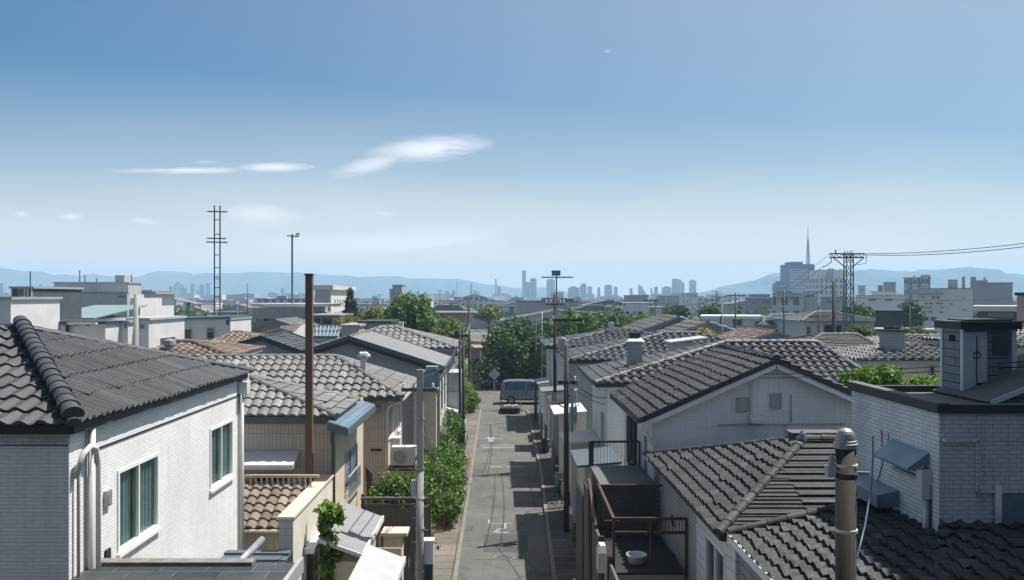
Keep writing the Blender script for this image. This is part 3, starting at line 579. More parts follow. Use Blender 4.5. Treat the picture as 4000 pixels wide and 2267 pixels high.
# ---- annex with brown tile roof and parapet
t = thing('annex', 'white annex with sunlit brown barrel tile roof behind a beige topped parapet', 'annex', (-5.4, 19.5, 0))
hd = [(18.35, 20.25, .35, 2.5)]
mb = MB(); wallrect(mb, 'R', -4.25, 17.3, 21.49, 0, 3.55, hd, .2); wallrect(mb, 'F', 17.3, -4.54, -4.25, 0, 3.55); wallrect(mb, 'L', -4.54, 17.3, 21.49, 0, 3.55); mb.build('parapet_wall', 'stucco_pale', t)
mb = MB(); mb.box(-4.57, -4.22, 17.27, 21.49, 3.552, 3.60); mb.build('coping', 'stucco', t)
mb = MB(); wallrect(mb, 'F', 17.292, -4.54, -4.25, 0, 3.54); mb.build('end_face', 'grey_panel', t)
window(t, 'R', -4.25, *hd[0], gm='blue_glass', mull=1, fw=.06, sill=False, name='door')
mb = MB(); mb.bar((-4.12, 18.2, 2.62), (-4.12, 20.35, 2.62), .22, .12); mb.build('door_canopy', 'white_metal', t)
mb = MB(); mb.box(-8, -4.545, 18.62, 21.48, 0, 3.0); mb.build('wall', 'beige_tile', t)
mb = MB(); slope(mb, [(-8, 18.5, 3.02), (-4.56, 18.5, 3.02), (-4.56, 19.95, 3.58), (-8, 19.95, 3.58)], 'barrel', w=.24, l=.29, amp=.055); mb.build('roof', 'tile_brown', t, uv=False)
mb = MB(); mb.tube([(-8, 18.44, 2.98), (-4.6, 18.44, 2.98)], .045, 8); mb.build('gutter', 'beige_metal', t)
mb = MB(); mb.box(-8, -4.56, 19.98, 21.47, 3.2, 3.42); mb.build('balcony_floor', 'concrete', t)
mb = MB(); mb.box(-8, -4.3, 20.0, 20.07, 3.82, 3.88); mb.box(-8, -4.56, 20.01, 20.06, 3.44, 3.48)
for i in range(27): mb.box(-7.9+i*.13, -7.865+i*.13, 20.015, 20.055, 3.48, 3.82)
mb.build('railing', 'beige_metal', t)
solo(MB().box(XW(767.5, 20.8), XW(784.5, 20.8), 20.72, 20.88, 3.42, ZW(692, 20.8)).box(XW(766, 20.8), XW(786, 20.8), 20.7, 20.9, ZW(692, 20.8)+.003, ZW(692, 20.8)+.05), 'wooden_pole', 'wood_pole', 'tall square brown timber post rising from the balcony of the beige house', 'pole')
# lower dark roof in the gap
t = thing('shed', 'low dark metal roofed shed in the gap beside the slate annex', 'shed', (-4.9, 15.4, 0))
MB().box(-5.55, -4.3, 13.9, 17.2, 0, 2.5).build('wall', 'grey_siding', t); mb = MB(); slope(mb, [(-5.58, 13.8, 2.52), (-4.26, 13.8, 2.52), (-4.26, 17.25, 2.9), (-5.58, 17.25, 2.9)], 'lines'); mb.build('roof', 'slate_trim', t, uv=False)
# ---- beige house behind with wide grey tile roof
DX = -3.78
t = thing('stucco_house', 'wide beige tiled house with grey barrel tile hip roof behind the timber post', 'house', (-7.4, 30, 0))
hR = [(28.5, 29.6, 3.35, 4.5), (31.0, 31.6, 3.2, 4.2)]
walls(t, -12.4, DX, 27.7, 32.3, 4.92, 'beige_tile', {'R': hR}); mb = MB(); wallrect(mb, 'R', DX+.006, 27.72, 32.3, 0, 4.9, hR, .02); mb.build('side_render', 'stucco', t)
for h in hR: window(t, 'R', DX, *h, gm='dark_glass')
hip(t, -13, -3.2, 27.28, 32.7, 4.86, (-10.4, 29.95, 5.97), (-5.8, 29.95, 5.97), 'barrel', 'tile_grey', r=.1, fascia='slate_trim', w=.3, l=.44, amp=.06)
mb = MB(); x = XW(912, 29.2); mb.box(x-.09, x+.09, 29.1, 29.28, 5.4, 6.0); mb.tube([(x-.12, 29.19, 6.0), (x-.08, 29.19, 6.1), (x+.08, 29.19, 6.1), (x+.17, 29.19, 6.0)], .11, 8); mb.build('vent_hood', 'white_metal', t)
mb = MB(); mb.box(-4.15, -3.95, 27.5, 27.69, 4.3, 4.5); mb.box(-4.1, -4.0, 27.45, 27.499, 4.32, 4.4); mb.build('meter_box', 'concrete', t)
mb = MB(); mb.box(-4.25, -3.9, 27.66, 27.695, 3.05, 3.12); mb.build('vent_grille', 'dark_trim', t)
mb = MB(); mb.box(DX+.01, DX+.32, 29.0, 29.5, 2.75, 3.25); mb.build('wall_unit', 'white_metal', t)
mb = MB(); mb.bar((-3.18, 27.3, 4.78), (-3.18, 32.6, 4.78), .08, .1); mb.build('gutter', 'white_metal', t)
pipe(t, [(-3.25, 27.45, 4.75), (-3.6, 27.55, 4.55), (-3.72, 27.64, 4.4), (-3.72, 27.64, 0.1)], .04)
# AC on a small shed
t = thing('shed', 'small beige shed carrying an air conditioner beside the leafy hedge', 'shed', (-3.1, 26.9, 0)); MB().box(-3.5, -2.66, 26.5, 27.4, 0, 2.66).build('wall', 'stucco', t); MB().box(-3.56, -2.6, 26.44, 27.4, 2.663, 2.72).build('roof', 'copper_wood', t)
t = thing('air_conditioner', 'white outdoor air conditioner unit on the beige shed roof', 'air conditioner', (-3.05, 26.9, 2.723))
MB().box(-3.45, -2.68, 26.65, 27.05, 2.78, 3.36).build('casing', 'white_metal', t); mb = MB(); mb.tube([(-3.2, 26.64, 3.06), (-3.2, 26.62, 3.06)], .2, 16); mb.build('fan', 'grey_frame', t); mb = MB(); mb.box(-3.4, -3.32, 26.68, 27.02, 2.724, 2.78); mb.box(-2.82, -2.74, 26.68, 27.02, 2.724, 2.78); mb.build('foot', 'dark_trim', t)
solo(MB().hexa([(-3.9, 25.2, .1), (-3.72, 25.15, .1), (-3.72, 25.2, .1), (-3.9, 25.25, .1)], [(-4.06, 25.4, 3.0), (-3.86, 25.35, 2.8), (-3.86, 25.4, 2.8), (-4.06, 25.45, 3.0)]), 'plank', 'copper_wood', 'orange brown plank leaning against the beige house wall', 'plank')
# ---- grey gabled house
t = thing('gabled_house', 'large grey gabled house with dark double bargeboards and pale metal roof', 'house', (-6.9, 41.4, 0))
walls(t, -11.0, -2.85, 38.5, 44.5, 4.93, 'grey_panel', {'R': [(40.2, 41.4, 2.6, 4.2), (42.4, 43.4, 2.6, 4.2)]}, peak=(-6.88, 6.2)); mb = MB(); wallrect(mb, 'R', -2.844, 38.52, 44.5, 0, 4.9, [(40.2, 41.4, 2.6, 4.2), (42.4, 43.4, 2.6, 4.2)], .02); mb.build('side_render', 'stucco_pale', t)
for h in ((40.2, 41.4, 2.6, 4.2), (42.4, 43.4, 2.6, 4.2)): window(t, 'R', -2.85, *h, fm='grey_frame', gm='grey_glass')
gable(t, -11.2, -2.58, 38.28, 44.6, 4.92, -6.88, 6.3, 'seam', 'metal_sheet', 'metal_sheet', barge='slate_trim', bw=.18, barge2='dark_trim', r=.06)
mb = MB(); mb.box(-3.9, -2.9, 37.9, 38.48, 0, 3.9); mb.build('porch_block', 'stucco', t); mb = MB(); mb.box(-4.0, -2.8, 37.8, 38.49, 3.902, 4.0); mb.build('porch_roof', 'grey_frame', t)
pipe(t, [(-2.6, 38.4, 4.85), (-2.8, 38.45, 4.5), (-2.8, 38.45, .1)], .045, 'grey_frame')
# ---- grey pyramid-roof house
t = thing('tiled_house', 'grey tiled hip roof house with white chimney, in front of the big round tree', 'house', (-7, 54.5, 0))
walls(t, -11, -3.1, 51.4, 57.6, 5.0, 'grey_panel', {'R': [(52.5, 53.6, 2.8, 4.2)]}); window(t, 'R', -3.1, 52.5, 53.6, 2.8, 4.2)
hip(t, -11.4, -2.65, 51, 58, 4.98, (-7.6, 54.5, 6.15), (-6.9, 54.5, 6.15), 'barrel', 'tile_grey', r=.14, w=.42, l=.55, amp=.08, fascia='grey_frame')
mb = MB(); x = XW(1006, 55.2); mb.box(x-.16, x+.16, 55, 55.35, 5.6, ZW(808, 55.2)); mb.build('chimney', 'white_wall', t)
mb = MB(); mb.bar((-2.62, 51, 4.86), (-2.62, 58, 4.86), .1, .16); mb.build('gutter', 'white_metal', t)
solo(MB().box(-2.85, -2.2, 46.3, 48.4, 0, 3.9).box(-2.9, -2.15, 46.2, 48.5, 3.902, 3.96).box(-2.86, -2.14, 46.24, 46.295, 1.7, 2.9), 'porch', 'grey_wall', 'grey boxy porch with slatted front beyond the grey gabled house', 'porch')
# ---- street furniture, left
t = thing('utility_pole', 'grey concrete pole with square upper half and meter box, in front of the board fence', 'utility pole', (-1.91, 20, 0))
MB().tube([(-1.91, 20, .1), (-1.91, 20, 4.0)], .092, 14).build('lower_shaft', 'concrete_pole', t, smooth=True); MB().box(-1.985, -1.835, 19.925, 20.075, 4.0, 6.38).build('upper_shaft', 'concrete_pole', t)
mb = MB()
for z in (1.6, 2.6, 3.3, 4.02, 5.2): mb.tube([(-1.91, 20, z), (-1.91, 20, z+.035)], .108, 14)
mb.build('band', 'cap_metal', t)
mb = MB(); mb.bar((-1.9, 20, 6.3), (-1.55, 20.3, 6.42), .05); mb.box(-1.78, -1.5, 20.1, 20.35, 6.36, 6.44); mb.build('lamp_arm', 'grey_frame', t)
mb = MB()
for i in range(14): z = 2.3+i*.28; sx = 1 if i % 2 else -1; mb.bar((-1.91+sx*.08, 20, z), (-1.91+sx*.2, 20, z), .018)
mb.build('step_bolts', 'cap_metal', t); MB().box(-2.12, -2.0, 19.95, 20.1, 3.4, 3.75).build('junction_box', 'grey_wall', t)
mb = MB(); mb.bar((-2.35, 19.98, 5.9), (-1.5, 19.98, 5.9), .06, .08); mb.build('crossarm', 'steel', t)
for u in (-2.3, -2.05, -1.6): MB().lathe([(.02, 5.94), (.035, 5.97), (.02, 6.0), (.035, 6.03), (.01, 6.07)], u, 19.98, 8).build('insulator', 'white_metal', t)
mb = MB(); mb.box(-1.82, -1.6, 20.05, 20.3, 1.75, 2.25); mb.box(-1.84, -1.58, 20.02, 20.32, 2.253, 2.32); mb.build('meter_box', 'white_metal', t)
mb = MB(); mb.box(-1.8, -1.62, 20.05, 20.3, 1.1, 1.74); mb.build('cable_box', 'dark_trim', t)
def woodpole(x, Y, ztop, label, r=.085, mat='dark_pole', arm=None, twin=0, group=None):
    t = thing('utility_pole', label, 'utility pole', (x, Y, 0), group)
    mb = MB().tube([(x, Y, .02), (x, Y, ztop)], r*1.15, 10, r*.9)
    if twin: mb.tube([(x+twin, Y+.1, .02), (x+twin, Y+.1, ztop)], r*1.15, 10, r*.9)
    mb.build('shaft', mat, t, smooth=True)
    if arm:
        mb = MB(); mb.bar((x-arm[0], Y-r-.05, arm[2]), (x+arm[1], Y-r-.05, arm[2]), .09, .12); mb.build('crossarm', mat, t)
        for u in (-arm[0]*.85, arm[1]*.8): MB().lathe([(.03, arm[2]+.062), (.045, arm[2]+.1), (.03, arm[2]+.14), (.045, arm[2]+.18), (.02, arm[2]+.22)], x+u, Y-r-.05, 8).build('insulator', 'white_metal', t)
    return t
woodpole(-2.15, 44.6, 6.42, 'dark twin timber pole with short crossarm, on the left pavement', .075, 'dark_pole', (.45, .45, 6.05), .17)
woodpole(-2.24, 60, 8.08, 'thin dark pole at the left street corner, taller than the twin pole', .07)
t = thing('board_fence', 'tall weathered grey board fence with top rail behind the concrete pole', 'fence', (-2.75, 22, 0))
mb = MB(); x = -3.62
while x < -1.95:
    w_ = random.uniform(.13, .19); mb.box(x, x+w_-.012, 22.0+random.uniform(0, .02), 22.035, .12, 2.62+random.uniform(-.03, .03)); x += w_
mb.build('boards', 'weathered_board', t)
mb = MB(); mb.box(-3.64, -1.86, 21.96, 22.07, 2.82, 2.88); mb.box(-3.64, -1.86, 21.97, 22.06, 2.66, 2.70); mb.box(-3.64, -1.86, 21.95, 21.99, .3, .42); mb.build('rail', 'weathered_board', t)
for x in (-3.64, -2.75, -1.92): MB().box(x, x+.1, 22.04, 22.14, 0, 2.95).build('post', 'weathered_board', t)
def corrawn(label, x0, x1, y0, y1, z0, z1, mat, edge, legs, n=20):
    t = thing('awning', label, 'awning', ((x0+x1)/2, (y0+y1)/2, 0)); mb = MB(); k = n*2
    for i in range(k):
        ya, yb = y0+(y1-y0)*i/k, y0+(y1-y0)*(i+1)/k; ha, hb = (.04 if i % 2 else 0), (0 if i % 2 else .04)
        mb.poly((x0, ya, z0+ha), (x1, ya, z1+ha), (x1, yb, z1+hb), (x0, yb, z0+hb))
    mb.build('corrugated_sheet', mat, t)
    mb = MB(); mb.bar((x1+.03, y0, z1-.03), (x1+.03, y1, z1-.03), .05, .13); mb.bar((x0, y0-.03, z0-.05), (x1+.05, y0-.03, z1-.05), .04, .08); mb.build('edge_board', edge, t)
    for x, y in legs: MB().box(x-.03, x+.03, y-.03, y+.03, 0.01, (z1 if x > (x0+x1)/2 else z0)-.06).build('leg', 'grey_frame', t)
    return t
corrawn('grey corrugated metal awning beyond the climbing vine', -3.98, -3.02, 18.4, 21.5, 2.86, 2.5, 'awning_grey', 'white_metal', [(-3.08, 18.5), (-3.08, 21.4)])
corrawn('bright white corrugated awning at the bottom edge, nearest of the two', -2.8, -2.05, 15.4, 17.8, 2.88, 2.6, 'awning_white', 'white_metal', [(-2.1, 15.5), (-2.1, 17.7)], 15)
t = thing('porch', 'low grey walled porch under the corrugated awnings', 'porch', (-3.4, 18.5, 0)); MB().box(-4.0, -3.15, 18.5, 21.4, 0, 2.3).build('wall', 'stucco', t); MB().box(-2.75, -2.15, 15.7, 17.6, 0, 2.4).build('wall', 'small_tile', t)
solo(MB().box(-2.9, -2.45, 20.9, 21.35, .02, 2.2).box(-2.95, -2.3, 20.8, 21.4, 2.202, 2.28), 'cupboard', 'stucco', 'beige roofed cupboard beside the board fence', 'cupboard')
t = thing('drying_rack', 'white tube drying rack in front of the board fence', 'rack', (-2.7, 20.4, 0)); mb = MB()
for a, b in (((-3.0, 20.3, 2.05), (-2.4, 20.3, 2.05)), ((-3.0, 20.3, .02), (-3.0, 20.3, 2.05)), ((-2.4, 20.3, .02), (-2.4, 20.3, 2.05)), ((-3, 20.3, 1.7), (-2.4, 20.3, 1.7)), ((-3, 20.3, 1.3), (-2.4, 20.3, 1.3))): mb.bar(a, b, .035)
mb.build('frame', 'white_metal', t)
# white slab canopy, signs and gate further on
solo(MB().hexa([U(1092, 1018, 46), U(1147, 1038, 43.5), U(1150, 1034, 46), U(1098, 1010, 48)], [U(1092, 1014, 46), U(1147, 1034, 43.5), U(1150, 1029, 46), U(1098, 1006, 48)]).box(-2.45, -2.38, 44.4, 44.47, 0, 2.0).box(-3.6, -3.53, 46.5, 46.57, 0, 2.2), 'canopy', 'white_metal', 'white slab canopy over the green garden on the left', 'canopy')
def board(name, label, x0, x1, y0, y1, Y, mat):
    t = thing(name, label, 'sign', (XW((x0+x1)/2, Y), Y, 0)); a = U(x0, y1, Y); b = U(x1, y0, Y); MB().box(a[0], b[0], Y, Y+.03, a[2], b[2]).build('board', mat, t)
    c = (a[0]+b[0])/2; MB().box(c-.03, c+.03, Y+.032, Y+.09, 0, b[2]-.05).build('post', 'weathered_board', t); return t
board('sign', 'small white sign plate on a wooden post among the left garden bushes', 1106, 1120, 1046, 1064, 41, 'white_wall')
board('sign', 'white square plate low among the left bushes, below the other plate', 1111, 1121, 1074, 1090, 38.5, 'white_wall')
t = thing('gate', 'grey metal gate with leaning bars on the left pavement', 'gate', (-2.1, 47, 0)); MB().box(-2.5, -1.95, 47, 47.06, .12, 1.45).build('panel', 'grey_wall', t); MB().box(-2.52, -1.93, 46.98, 47.08, 1.452, 1.52).build('rail', 'grey_frame', t); MB().box(-1.97, -1.9, 45.2, 46.97, .12, 1.3).build('side_panel', 'grey_frame', t)
t = thing('road_sign', 'diamond road sign seen from its grey back, left of the van', 'road sign', (XW(1240, 71.5), 71.5, 0)); c = U(1240, 940, 71.5); d = .5
mb = MB(); mb.hexa([(c[0]-d, 71.5, c[2]), (c[0], 71.5, c[2]-d), (c[0]+d, 71.5, c[2]), (c[0], 71.5, c[2]+d)][::1], [(c[0]-d, 71.53, c[2]), (c[0], 71.53, c[2]-d), (c[0]+d, 71.53, c[2]), (c[0], 71.53, c[2]+d)]); mb.build('plate', 'grey_wall', t)
MB().tube([(c[0], 71.45, 0), (c[0], 71.45, c[2]+.1)], .04, 8).build('post', 'grey_frame', t); MB().bar((c[0]-.3, 71.47, c[2]-.02), (c[0]+.3, 71.47, c[2]-.02), .03).build('brace', 'grey_frame', t)
# ---- greenery, left of street
tree('bush', 'big rounded leafy bush overhanging the left pavement', 'bush', [((-2.2, 30.5, 1.3), (.8, 1.3, .9)), ((-1.85, 30, .95), (.55, 1.0, .65)), ((-2.3, 31.8, 1.5), (.8, 1.2, .9)), ((-1.75, 31.6, 1.5), (.5, .9, .75)), ((-2.0, 32.6, 1.8), (.7, 1, .7)), ((-1.7, 29.3, .75), (.35, .5, .5))], 19000, .055, 'leaf_mix', (-2.1, 30.8, 0), .06)
tree('hedge', 'dense green hedge behind the weathered board fence', 'hedge', [((-3.3, 24.2, 2.3), (.5, .6, .65)), ((-2.75, 24.1, 2.4), (.55, .6, .7)), ((-2.3, 24.3, 2.35), (.5, .6, .65)), ((-2.8, 24.4, 1.4), (.9, .5, 1)), ((-2.0, 25.2, 1.9), (.3, .5, .5))], 11000, .055, 'leaf_mix', (-2.8, 24.2, 0), .05)
tree('bush', 'leafy green bushes around the white sign plates', 'bush', [((-3.4, 42.5, 1.6), (.8, 1.2, .85)), ((-2.6, 43.5, 1.5), (.7, 1.2, .8)), ((-3.0, 40, 1.1), (.9, 1.3, .9)), ((-3.5, 38.5, .9), (.4, .8, .7))], 11000, .07, 'leaf_green', (-2.9, 41, 0), .05)
tree('bush', 'tall bush with hanging growth at the left street corner', 'bush', [((-2.6, 58, 1.5), (.7, 1.2, 1.2)), ((-2.0, 58.5, .9), (.5, .9, .8)), ((-2.9, 57, 1.0), (.8, 1.2, .9)), ((-2.9, 63, 2.2), (.5, .8, 1.4))], 7000, .09, 'leaf_bright', (-2.5, 58, 0), .05)
tree('bush', 'dry brownish grass and twigs below the white sign plates', 'bush', [((-2.5, 38.6, .4), (.4, .9, .5)), ((-2.4, 40, .5), (.35, .8, .55))], 2600, .06, 'leaf_olive', (-2.45, 39, 0), .02)
tree('bush', 'low weeds growing along the left pavement edge', 'weeds', [((-1.98, 38 + i*1.3, .2), (.14, .7, .22)) for i in range(8)], 2500, .05, 'leaf_soft', (-2, 42, 0), .015)
# climbing vine: stem with large leaves
t = thing('climbing_plant', 'tall climbing vine with large leaves against the white annex wall', 'plant', (-3.75, 18.6, 0))
mb = MB(); pts = [(-3.78+.06*math.sin(z*2.3), 18.55+.08*math.cos(z*3), z) for z in np.linspace(0, 3.55, 14)]; mb.tube(pts, .025, 6, .012); mb.tube([(-3.72+.05*math.sin(z*3.1+1), 18.5, z) for z in np.linspace(0, 3.2, 12)], .02, 6, .01); mb.build('stem', 'bark', t, smooth=True, uv=False)
leaves([((-3.78+.08*math.sin(i*1.9), 18.55, .35+i*.3), (.17, .2, .24)) for i in range(11)]+[((-3.58, 18.5, 3.35), (.13, .15, .2)), ((-3.85, 18.5, 3.3), (.12, .12, .18))], 900, .1, 'foliage', 'leaf_bright', t, aspect=.75, shell=.6)
# wires on the left
cable(U(1060, 1085, 20), (-1.9, 35, .4), .5, 'pale wire drooping from the concrete pole across the bushes', .016, 'cable_grey')
cable(U(1060, 1060, 20), (-1.85, 38.6, .35), .9, 'second pale wire drooping lower from the concrete pole', .014, 'cable_grey')
cable((-1.95, 44.5, 6.0), (-2.2, 60, 6.2), .3, 'thick white cable between the twin pole and the thin corner pole', .03, 'cable_grey')
# ================================================================ RIGHT SIDE, NEAR
# ---- big white brick gabled house
RX = 3.55
t = thing('gabled_house', 'white brick gabled house with dark tile roof and two shuttered gable windows', 'house', (6.35, 22, 0))
hF = [(XW(1848, 19.7), XW(1880, 19.7), ZW(1033, 19.7), ZW(998, 19.7)), (XW(1932, 19.7), XW(1960, 19.7), ZW(1025, 19.7), ZW(988, 19.7))]
hL = [(20.3, 20.95, 3.55, 4.75), (22.0, 23.4, 3.75, 4.75)]
walls(t, RX, 9.2, 19.7, 24.2, 5.36, 'white_brick_shaded', {'L': hL}, peak=(6.35, 6.55))
mb = MB(); wallrect(mb, 'L', RX-.006, 19.74, 24.2, 0, 5.34, hL, .02); mb.build('side_render', 'white_wall', t)
for h in hF:
    f = MB(); u0, u1, z0, z1 = h
    for a in ((u0, u0+.03, z0, z1), (u1-.03, u1, z0, z1), (u0+.03, u1-.03, z1-.03, z1), (u0+.03, u1-.03, z0, z0+.03)): fbox(f, 'F', 19.7, a[0], a[1], .003, .04, a[2], a[3])
    f = f.build('window', 'grey_frame', t); g = MB()
    for k in range(6): fbox(g, 'F', 19.7, u0+.03, u1-.03, .004, .02+.006*(k % 2), z0+.03+(z1-z0-.06)*k/6, z0+.03+(z1-z0-.06)*(k+.96)/6)
    g.build('shutter', 'blind', f)
window(t, 'L', RX, *hL[0], gm='grey_glass', mull=0, hbar=True)
w_ = window(t, 'L', RX, *hL[1], gm='dark_void', fm='white_frame', mull=1)
mb = MB()
for u0, u1 in ((21.95, 22.5), (22.62, 23.45)):
    for k in range(5): a = u0+(u1-u0)*k/5; mb.box(RX-.06, RX-.03, a, a+(u1-u0)/5-.01, 3.5+.05*math.sin(k*2), 4.82)
mb.build('shutter', 'shutter_black', t)
gable(t, 3.2, 9.5, 19.45, 24.4, 5.3, 6.35, 6.68, 'wave', 'tile_black', w=.21, l=.26, bw=.12, barge2='white_frame', r=.085, th=.055)
mb = MB(); mb.box(3.22, 3.42, 19.4, 19.62, 5.0, 5.22); mb.build('eave_box', 'white_metal', t)
mb = MB(); x0, x1 = XW(1880, 19.6), XW(1916, 19.6); mb.hexa([(x0, 19.4, ZW(1060, 19.6)), (x1, 19.4, ZW(1060, 19.6)), (x1, 19.69, ZW(1060, 19.6)), (x0, 19.69, ZW(1060, 19.6))], [(x0, 19.4, ZW(1050, 19.6)), (x1, 19.4, ZW(1050, 19.6)), (x1, 19.69, ZW(1042, 19.6)), (x0, 19.69, ZW(1042, 19.6))]); mb.build('vent_box', 'white_metal', t)
pipe(t, [(XW(1883, 19.68), 19.67, 6.1), (XW(1883, 19.68), 19.67, ZW(1042, 19.6))], .008, 'grey_frame', 'conduit'); pipe(t, [(XW(1985, 19.68), 19.67, ZW(990, 19.7)), (XW(1985, 19.68), 19.67, ZW(1060, 19.7))], .012, 'grey_frame', 'conduit'); pipe(t, [(XW(1800, 19.68), 19.67, ZW(1066, 19.7)), (XW(2120, 19.68), 19.67, ZW(1064, 19.7))], .012, 'grey_frame', 'conduit'); pipe(t, [(XW(1972, 19.68), 19.67, ZW(1066, 19.7)), (XW(1972, 19.68), 19.67, ZW(1130, 19.7))], .012, 'grey_frame', 'conduit')
pipe(t, [(3.3, 19.5, 5.1), (3.5, 19.6, 4.75), (3.58, 19.63, 4.6), (3.58, 19.63, .1)], .045)
# ---- dark pyramid-roof house in front of it
t = thing('tiled_house', 'low house with black tiled pyramid roof in front of the white brick gable', 'house', (5.5, 16, 0))
hl = [(13.6, 14.9, 2.35, 3.95)]; walls(t, 3.62, 8.5, 13.3, 19.2, 4.5, 'small_tile', {'L': hl}); mb = MB(); wallrect(mb, 'L', 3.614, 13.3, 15.6, 0, 4.45, hl, .02); mb.build('side_render', 'white_siding', t)
window(t, 'L', 3.62, *hl[0], gm='grey_glass', mull=1, fw=.06)
hip(t, 3.34, 9.6, 12.95, 19.35, 4.48, (5.6, 15.6, 5.46), (7.6, 15.6, 5.46), 'wave', 'tile_black', styF={'F': 'corr'}, w=.25, l=.2, r=.085, th=.06)
mb = MB(); mb.box(5.45, 8.6, 15.75, 16.05, 5.2, 5.53); mb.build('ridge_box', 'dark_trim', t); mb = MB(); mb.box(5.42, 8.6, 15.72, 16.1, 5.533, 5.57); mb.build('ridge_box_lid', 'membrane', t)
mb = MB(); mb.box(3.6, 3.615, 17.6, 17.85, 3.3, 3.5); mb.build('outlet_box', 'dark_trim', t); mb = MB(); mb.box(3.6, 3.615, 17.5, 17.75, 2.6, 2.75); mb.build('vent_grille', 'dark_trim', t)
mb = MB(); mb.lathe([(.02, 5.44), (.07, 5.5), (.06, 5.6), (.02, 5.66)], 5.52, 15.45, 10); mb.build('finial', 'blue_metal', t)
# ---- nearest dark roof
t = thing('tiled_house', 'nearest dark tiled roof at the bottom right with white edge board, half in shade', 'house', (5.5, 10.5, 0))
MB().box(3.62, 9, 9, 12.8, 0, 4.4).build('wall', 'grey_siding', t)
mb = MB(); slope(mb, [(3.5, 12.9, 4.45), (3.5, 8.2, 4.45), (6.4, 8.2, 5.13), (6.4, 12.9, 5.13)], 'wave', w=.24, l=.2, th=.065, jit=.012)
slope(mb, [(3.9, 8.0, 4.1), (10, 8.0, 4.1), (10, 12.0, 5.5), (6.3, 12.0, 5.5)], 'wave', w=.25, l=.22, th=.06, jit=.01); mb.build('roof', 'tile_black', t, uv=False)
mb = MB(); caps(mb, (3.5, 12.88, 4.5), (5.9, 12.88, 5.05), .07, .28); mb.build('ridge_cap', 'tile_black', t, uv=False)
mb = MB(); mb.bar((3.47, 8.2, 4.43), (3.47, 12.9, 4.43), .03, .12); mb.build('edge_board', 'white_frame', t)
mb = MB(); mb.box(3.55, 3.612, 8.6, 12.7, 0, 4.3); mb.build('side_cladding', 'grey_siding', t)
mb = MB(); mb.box(3.5, 3.62, 12.6, 12.94, 0, 4.35); mb.build('corner_post', 'white_siding', t)
# ---- big white brick building at the right edge
WX = 5.71
t = thing('brick_building', 'large white brick building with flat dark roof at the right edge', 'building', (8, 12.5, 0))
hL = [(11.35, 12.15, ZW(1180, 11.8), ZW(1146, 11.8))]
walls(t, WX, 12, 11.0, 13.75, 6.58, 'white_brick_big', {'L': hL}); window(t, 'L', WX, *hL[0], fm='grey_frame', gm='dark_glass', mull=1, fw=.03)
mb = MB(); mb.hexa([(WX-.3, 11.25, 5.78), (WX-.003, 11.25, 5.86), (WX-.003, 12.3, 5.86), (WX-.3, 12.3, 5.78)], [(WX-.3, 11.25, 5.81), (WX-.003, 11.25, 6.03), (WX-.003, 12.3, 6.03), (WX-.3, 12.3, 5.81)]); mb.build('window_hood', 'blue_metal', t)
mb = MB(); mb.box(WX-.14, WX-.003, 11.18, 11.34, 5.42, 5.8); mb.build('wall_box', 'white_metal', t)
mb = MB(); mb.hexa([(WX-.32, 12.1, 5.08), (WX-.003, 12.1, 5.08), (WX-.003, 13.3, 5.08), (WX-.32, 13.3, 5.08)], [(WX-.32, 12.1, 5.26), (WX-.003, 12.1, 5.32), (WX-.003, 13.3, 5.32), (WX-.32, 13.3, 5.26)]); mb.build('box_awning', 'blue_metal', t)
pipe(t, [(WX-.05, 11.25, 5.5), (WX-.05, 11.25, 4.7)], .04); pipe(t, [(WX-.02, 11.19, 5.6), (WX-.02, 11.19, 4.75)], .012, 'dark_trim', 'conduit')
pipe(t, [(6.45, 10.95, 5.66), (6.45, 10.95, 4.75)], .045); mb = MB(); mb.box(6.52, 8.6, 10.96, 10.998, 4.6, 5.55); mb.build('blue_shutter', 'blue_metal', t)
mb = MB()
for a, b in (((5.75, 10.97, 6.24), (6.2, 10.97, 6.24)), ((6.2, 10.97, 6.24), (6.2, 10.97, 5.58)), ((6.2, 10.97, 5.58), (9, 10.97, 5.58))): mb.bar(a, b, .045)
mb.build('wall_trim', 'white_brick_big', t)
pipe(t, [(WX-.02, 12.62, 6.1), (WX-.02, 12.6, 5.6), (WX-.03, 12.75, 5.3)], .008, 'dark_trim', 'conduit'); pipe(t, [(WX-.02, 12.4, 6.1), (WX-.02, 12.42, 5.8), (WX-.02, 12.45, 5.7)], .006, 'dark_trim', 'conduit')
mb = MB(); mb.box(WX+.1, 12, 11.1, 13.7, 6.50, 6.56); mb.build('roof', 'membrane', t)
mb = MB(); mb.box(WX-.04, WX+.1, 10.96, 13.8, 6.582, 6.70); mb.box(WX+.102, 12, 10.96, 11.1, 6.582, 6.70); mb.box(WX+.102, 12, 13.66, 13.8, 6.582, 6.66); mb.build('parapet', 'dark_trim', t)
mb = MB(); mb.box(WX-.05, WX+.11, 10.95, 13.81, 6.703, 6.725); mb.build('coping', 'membrane', t)
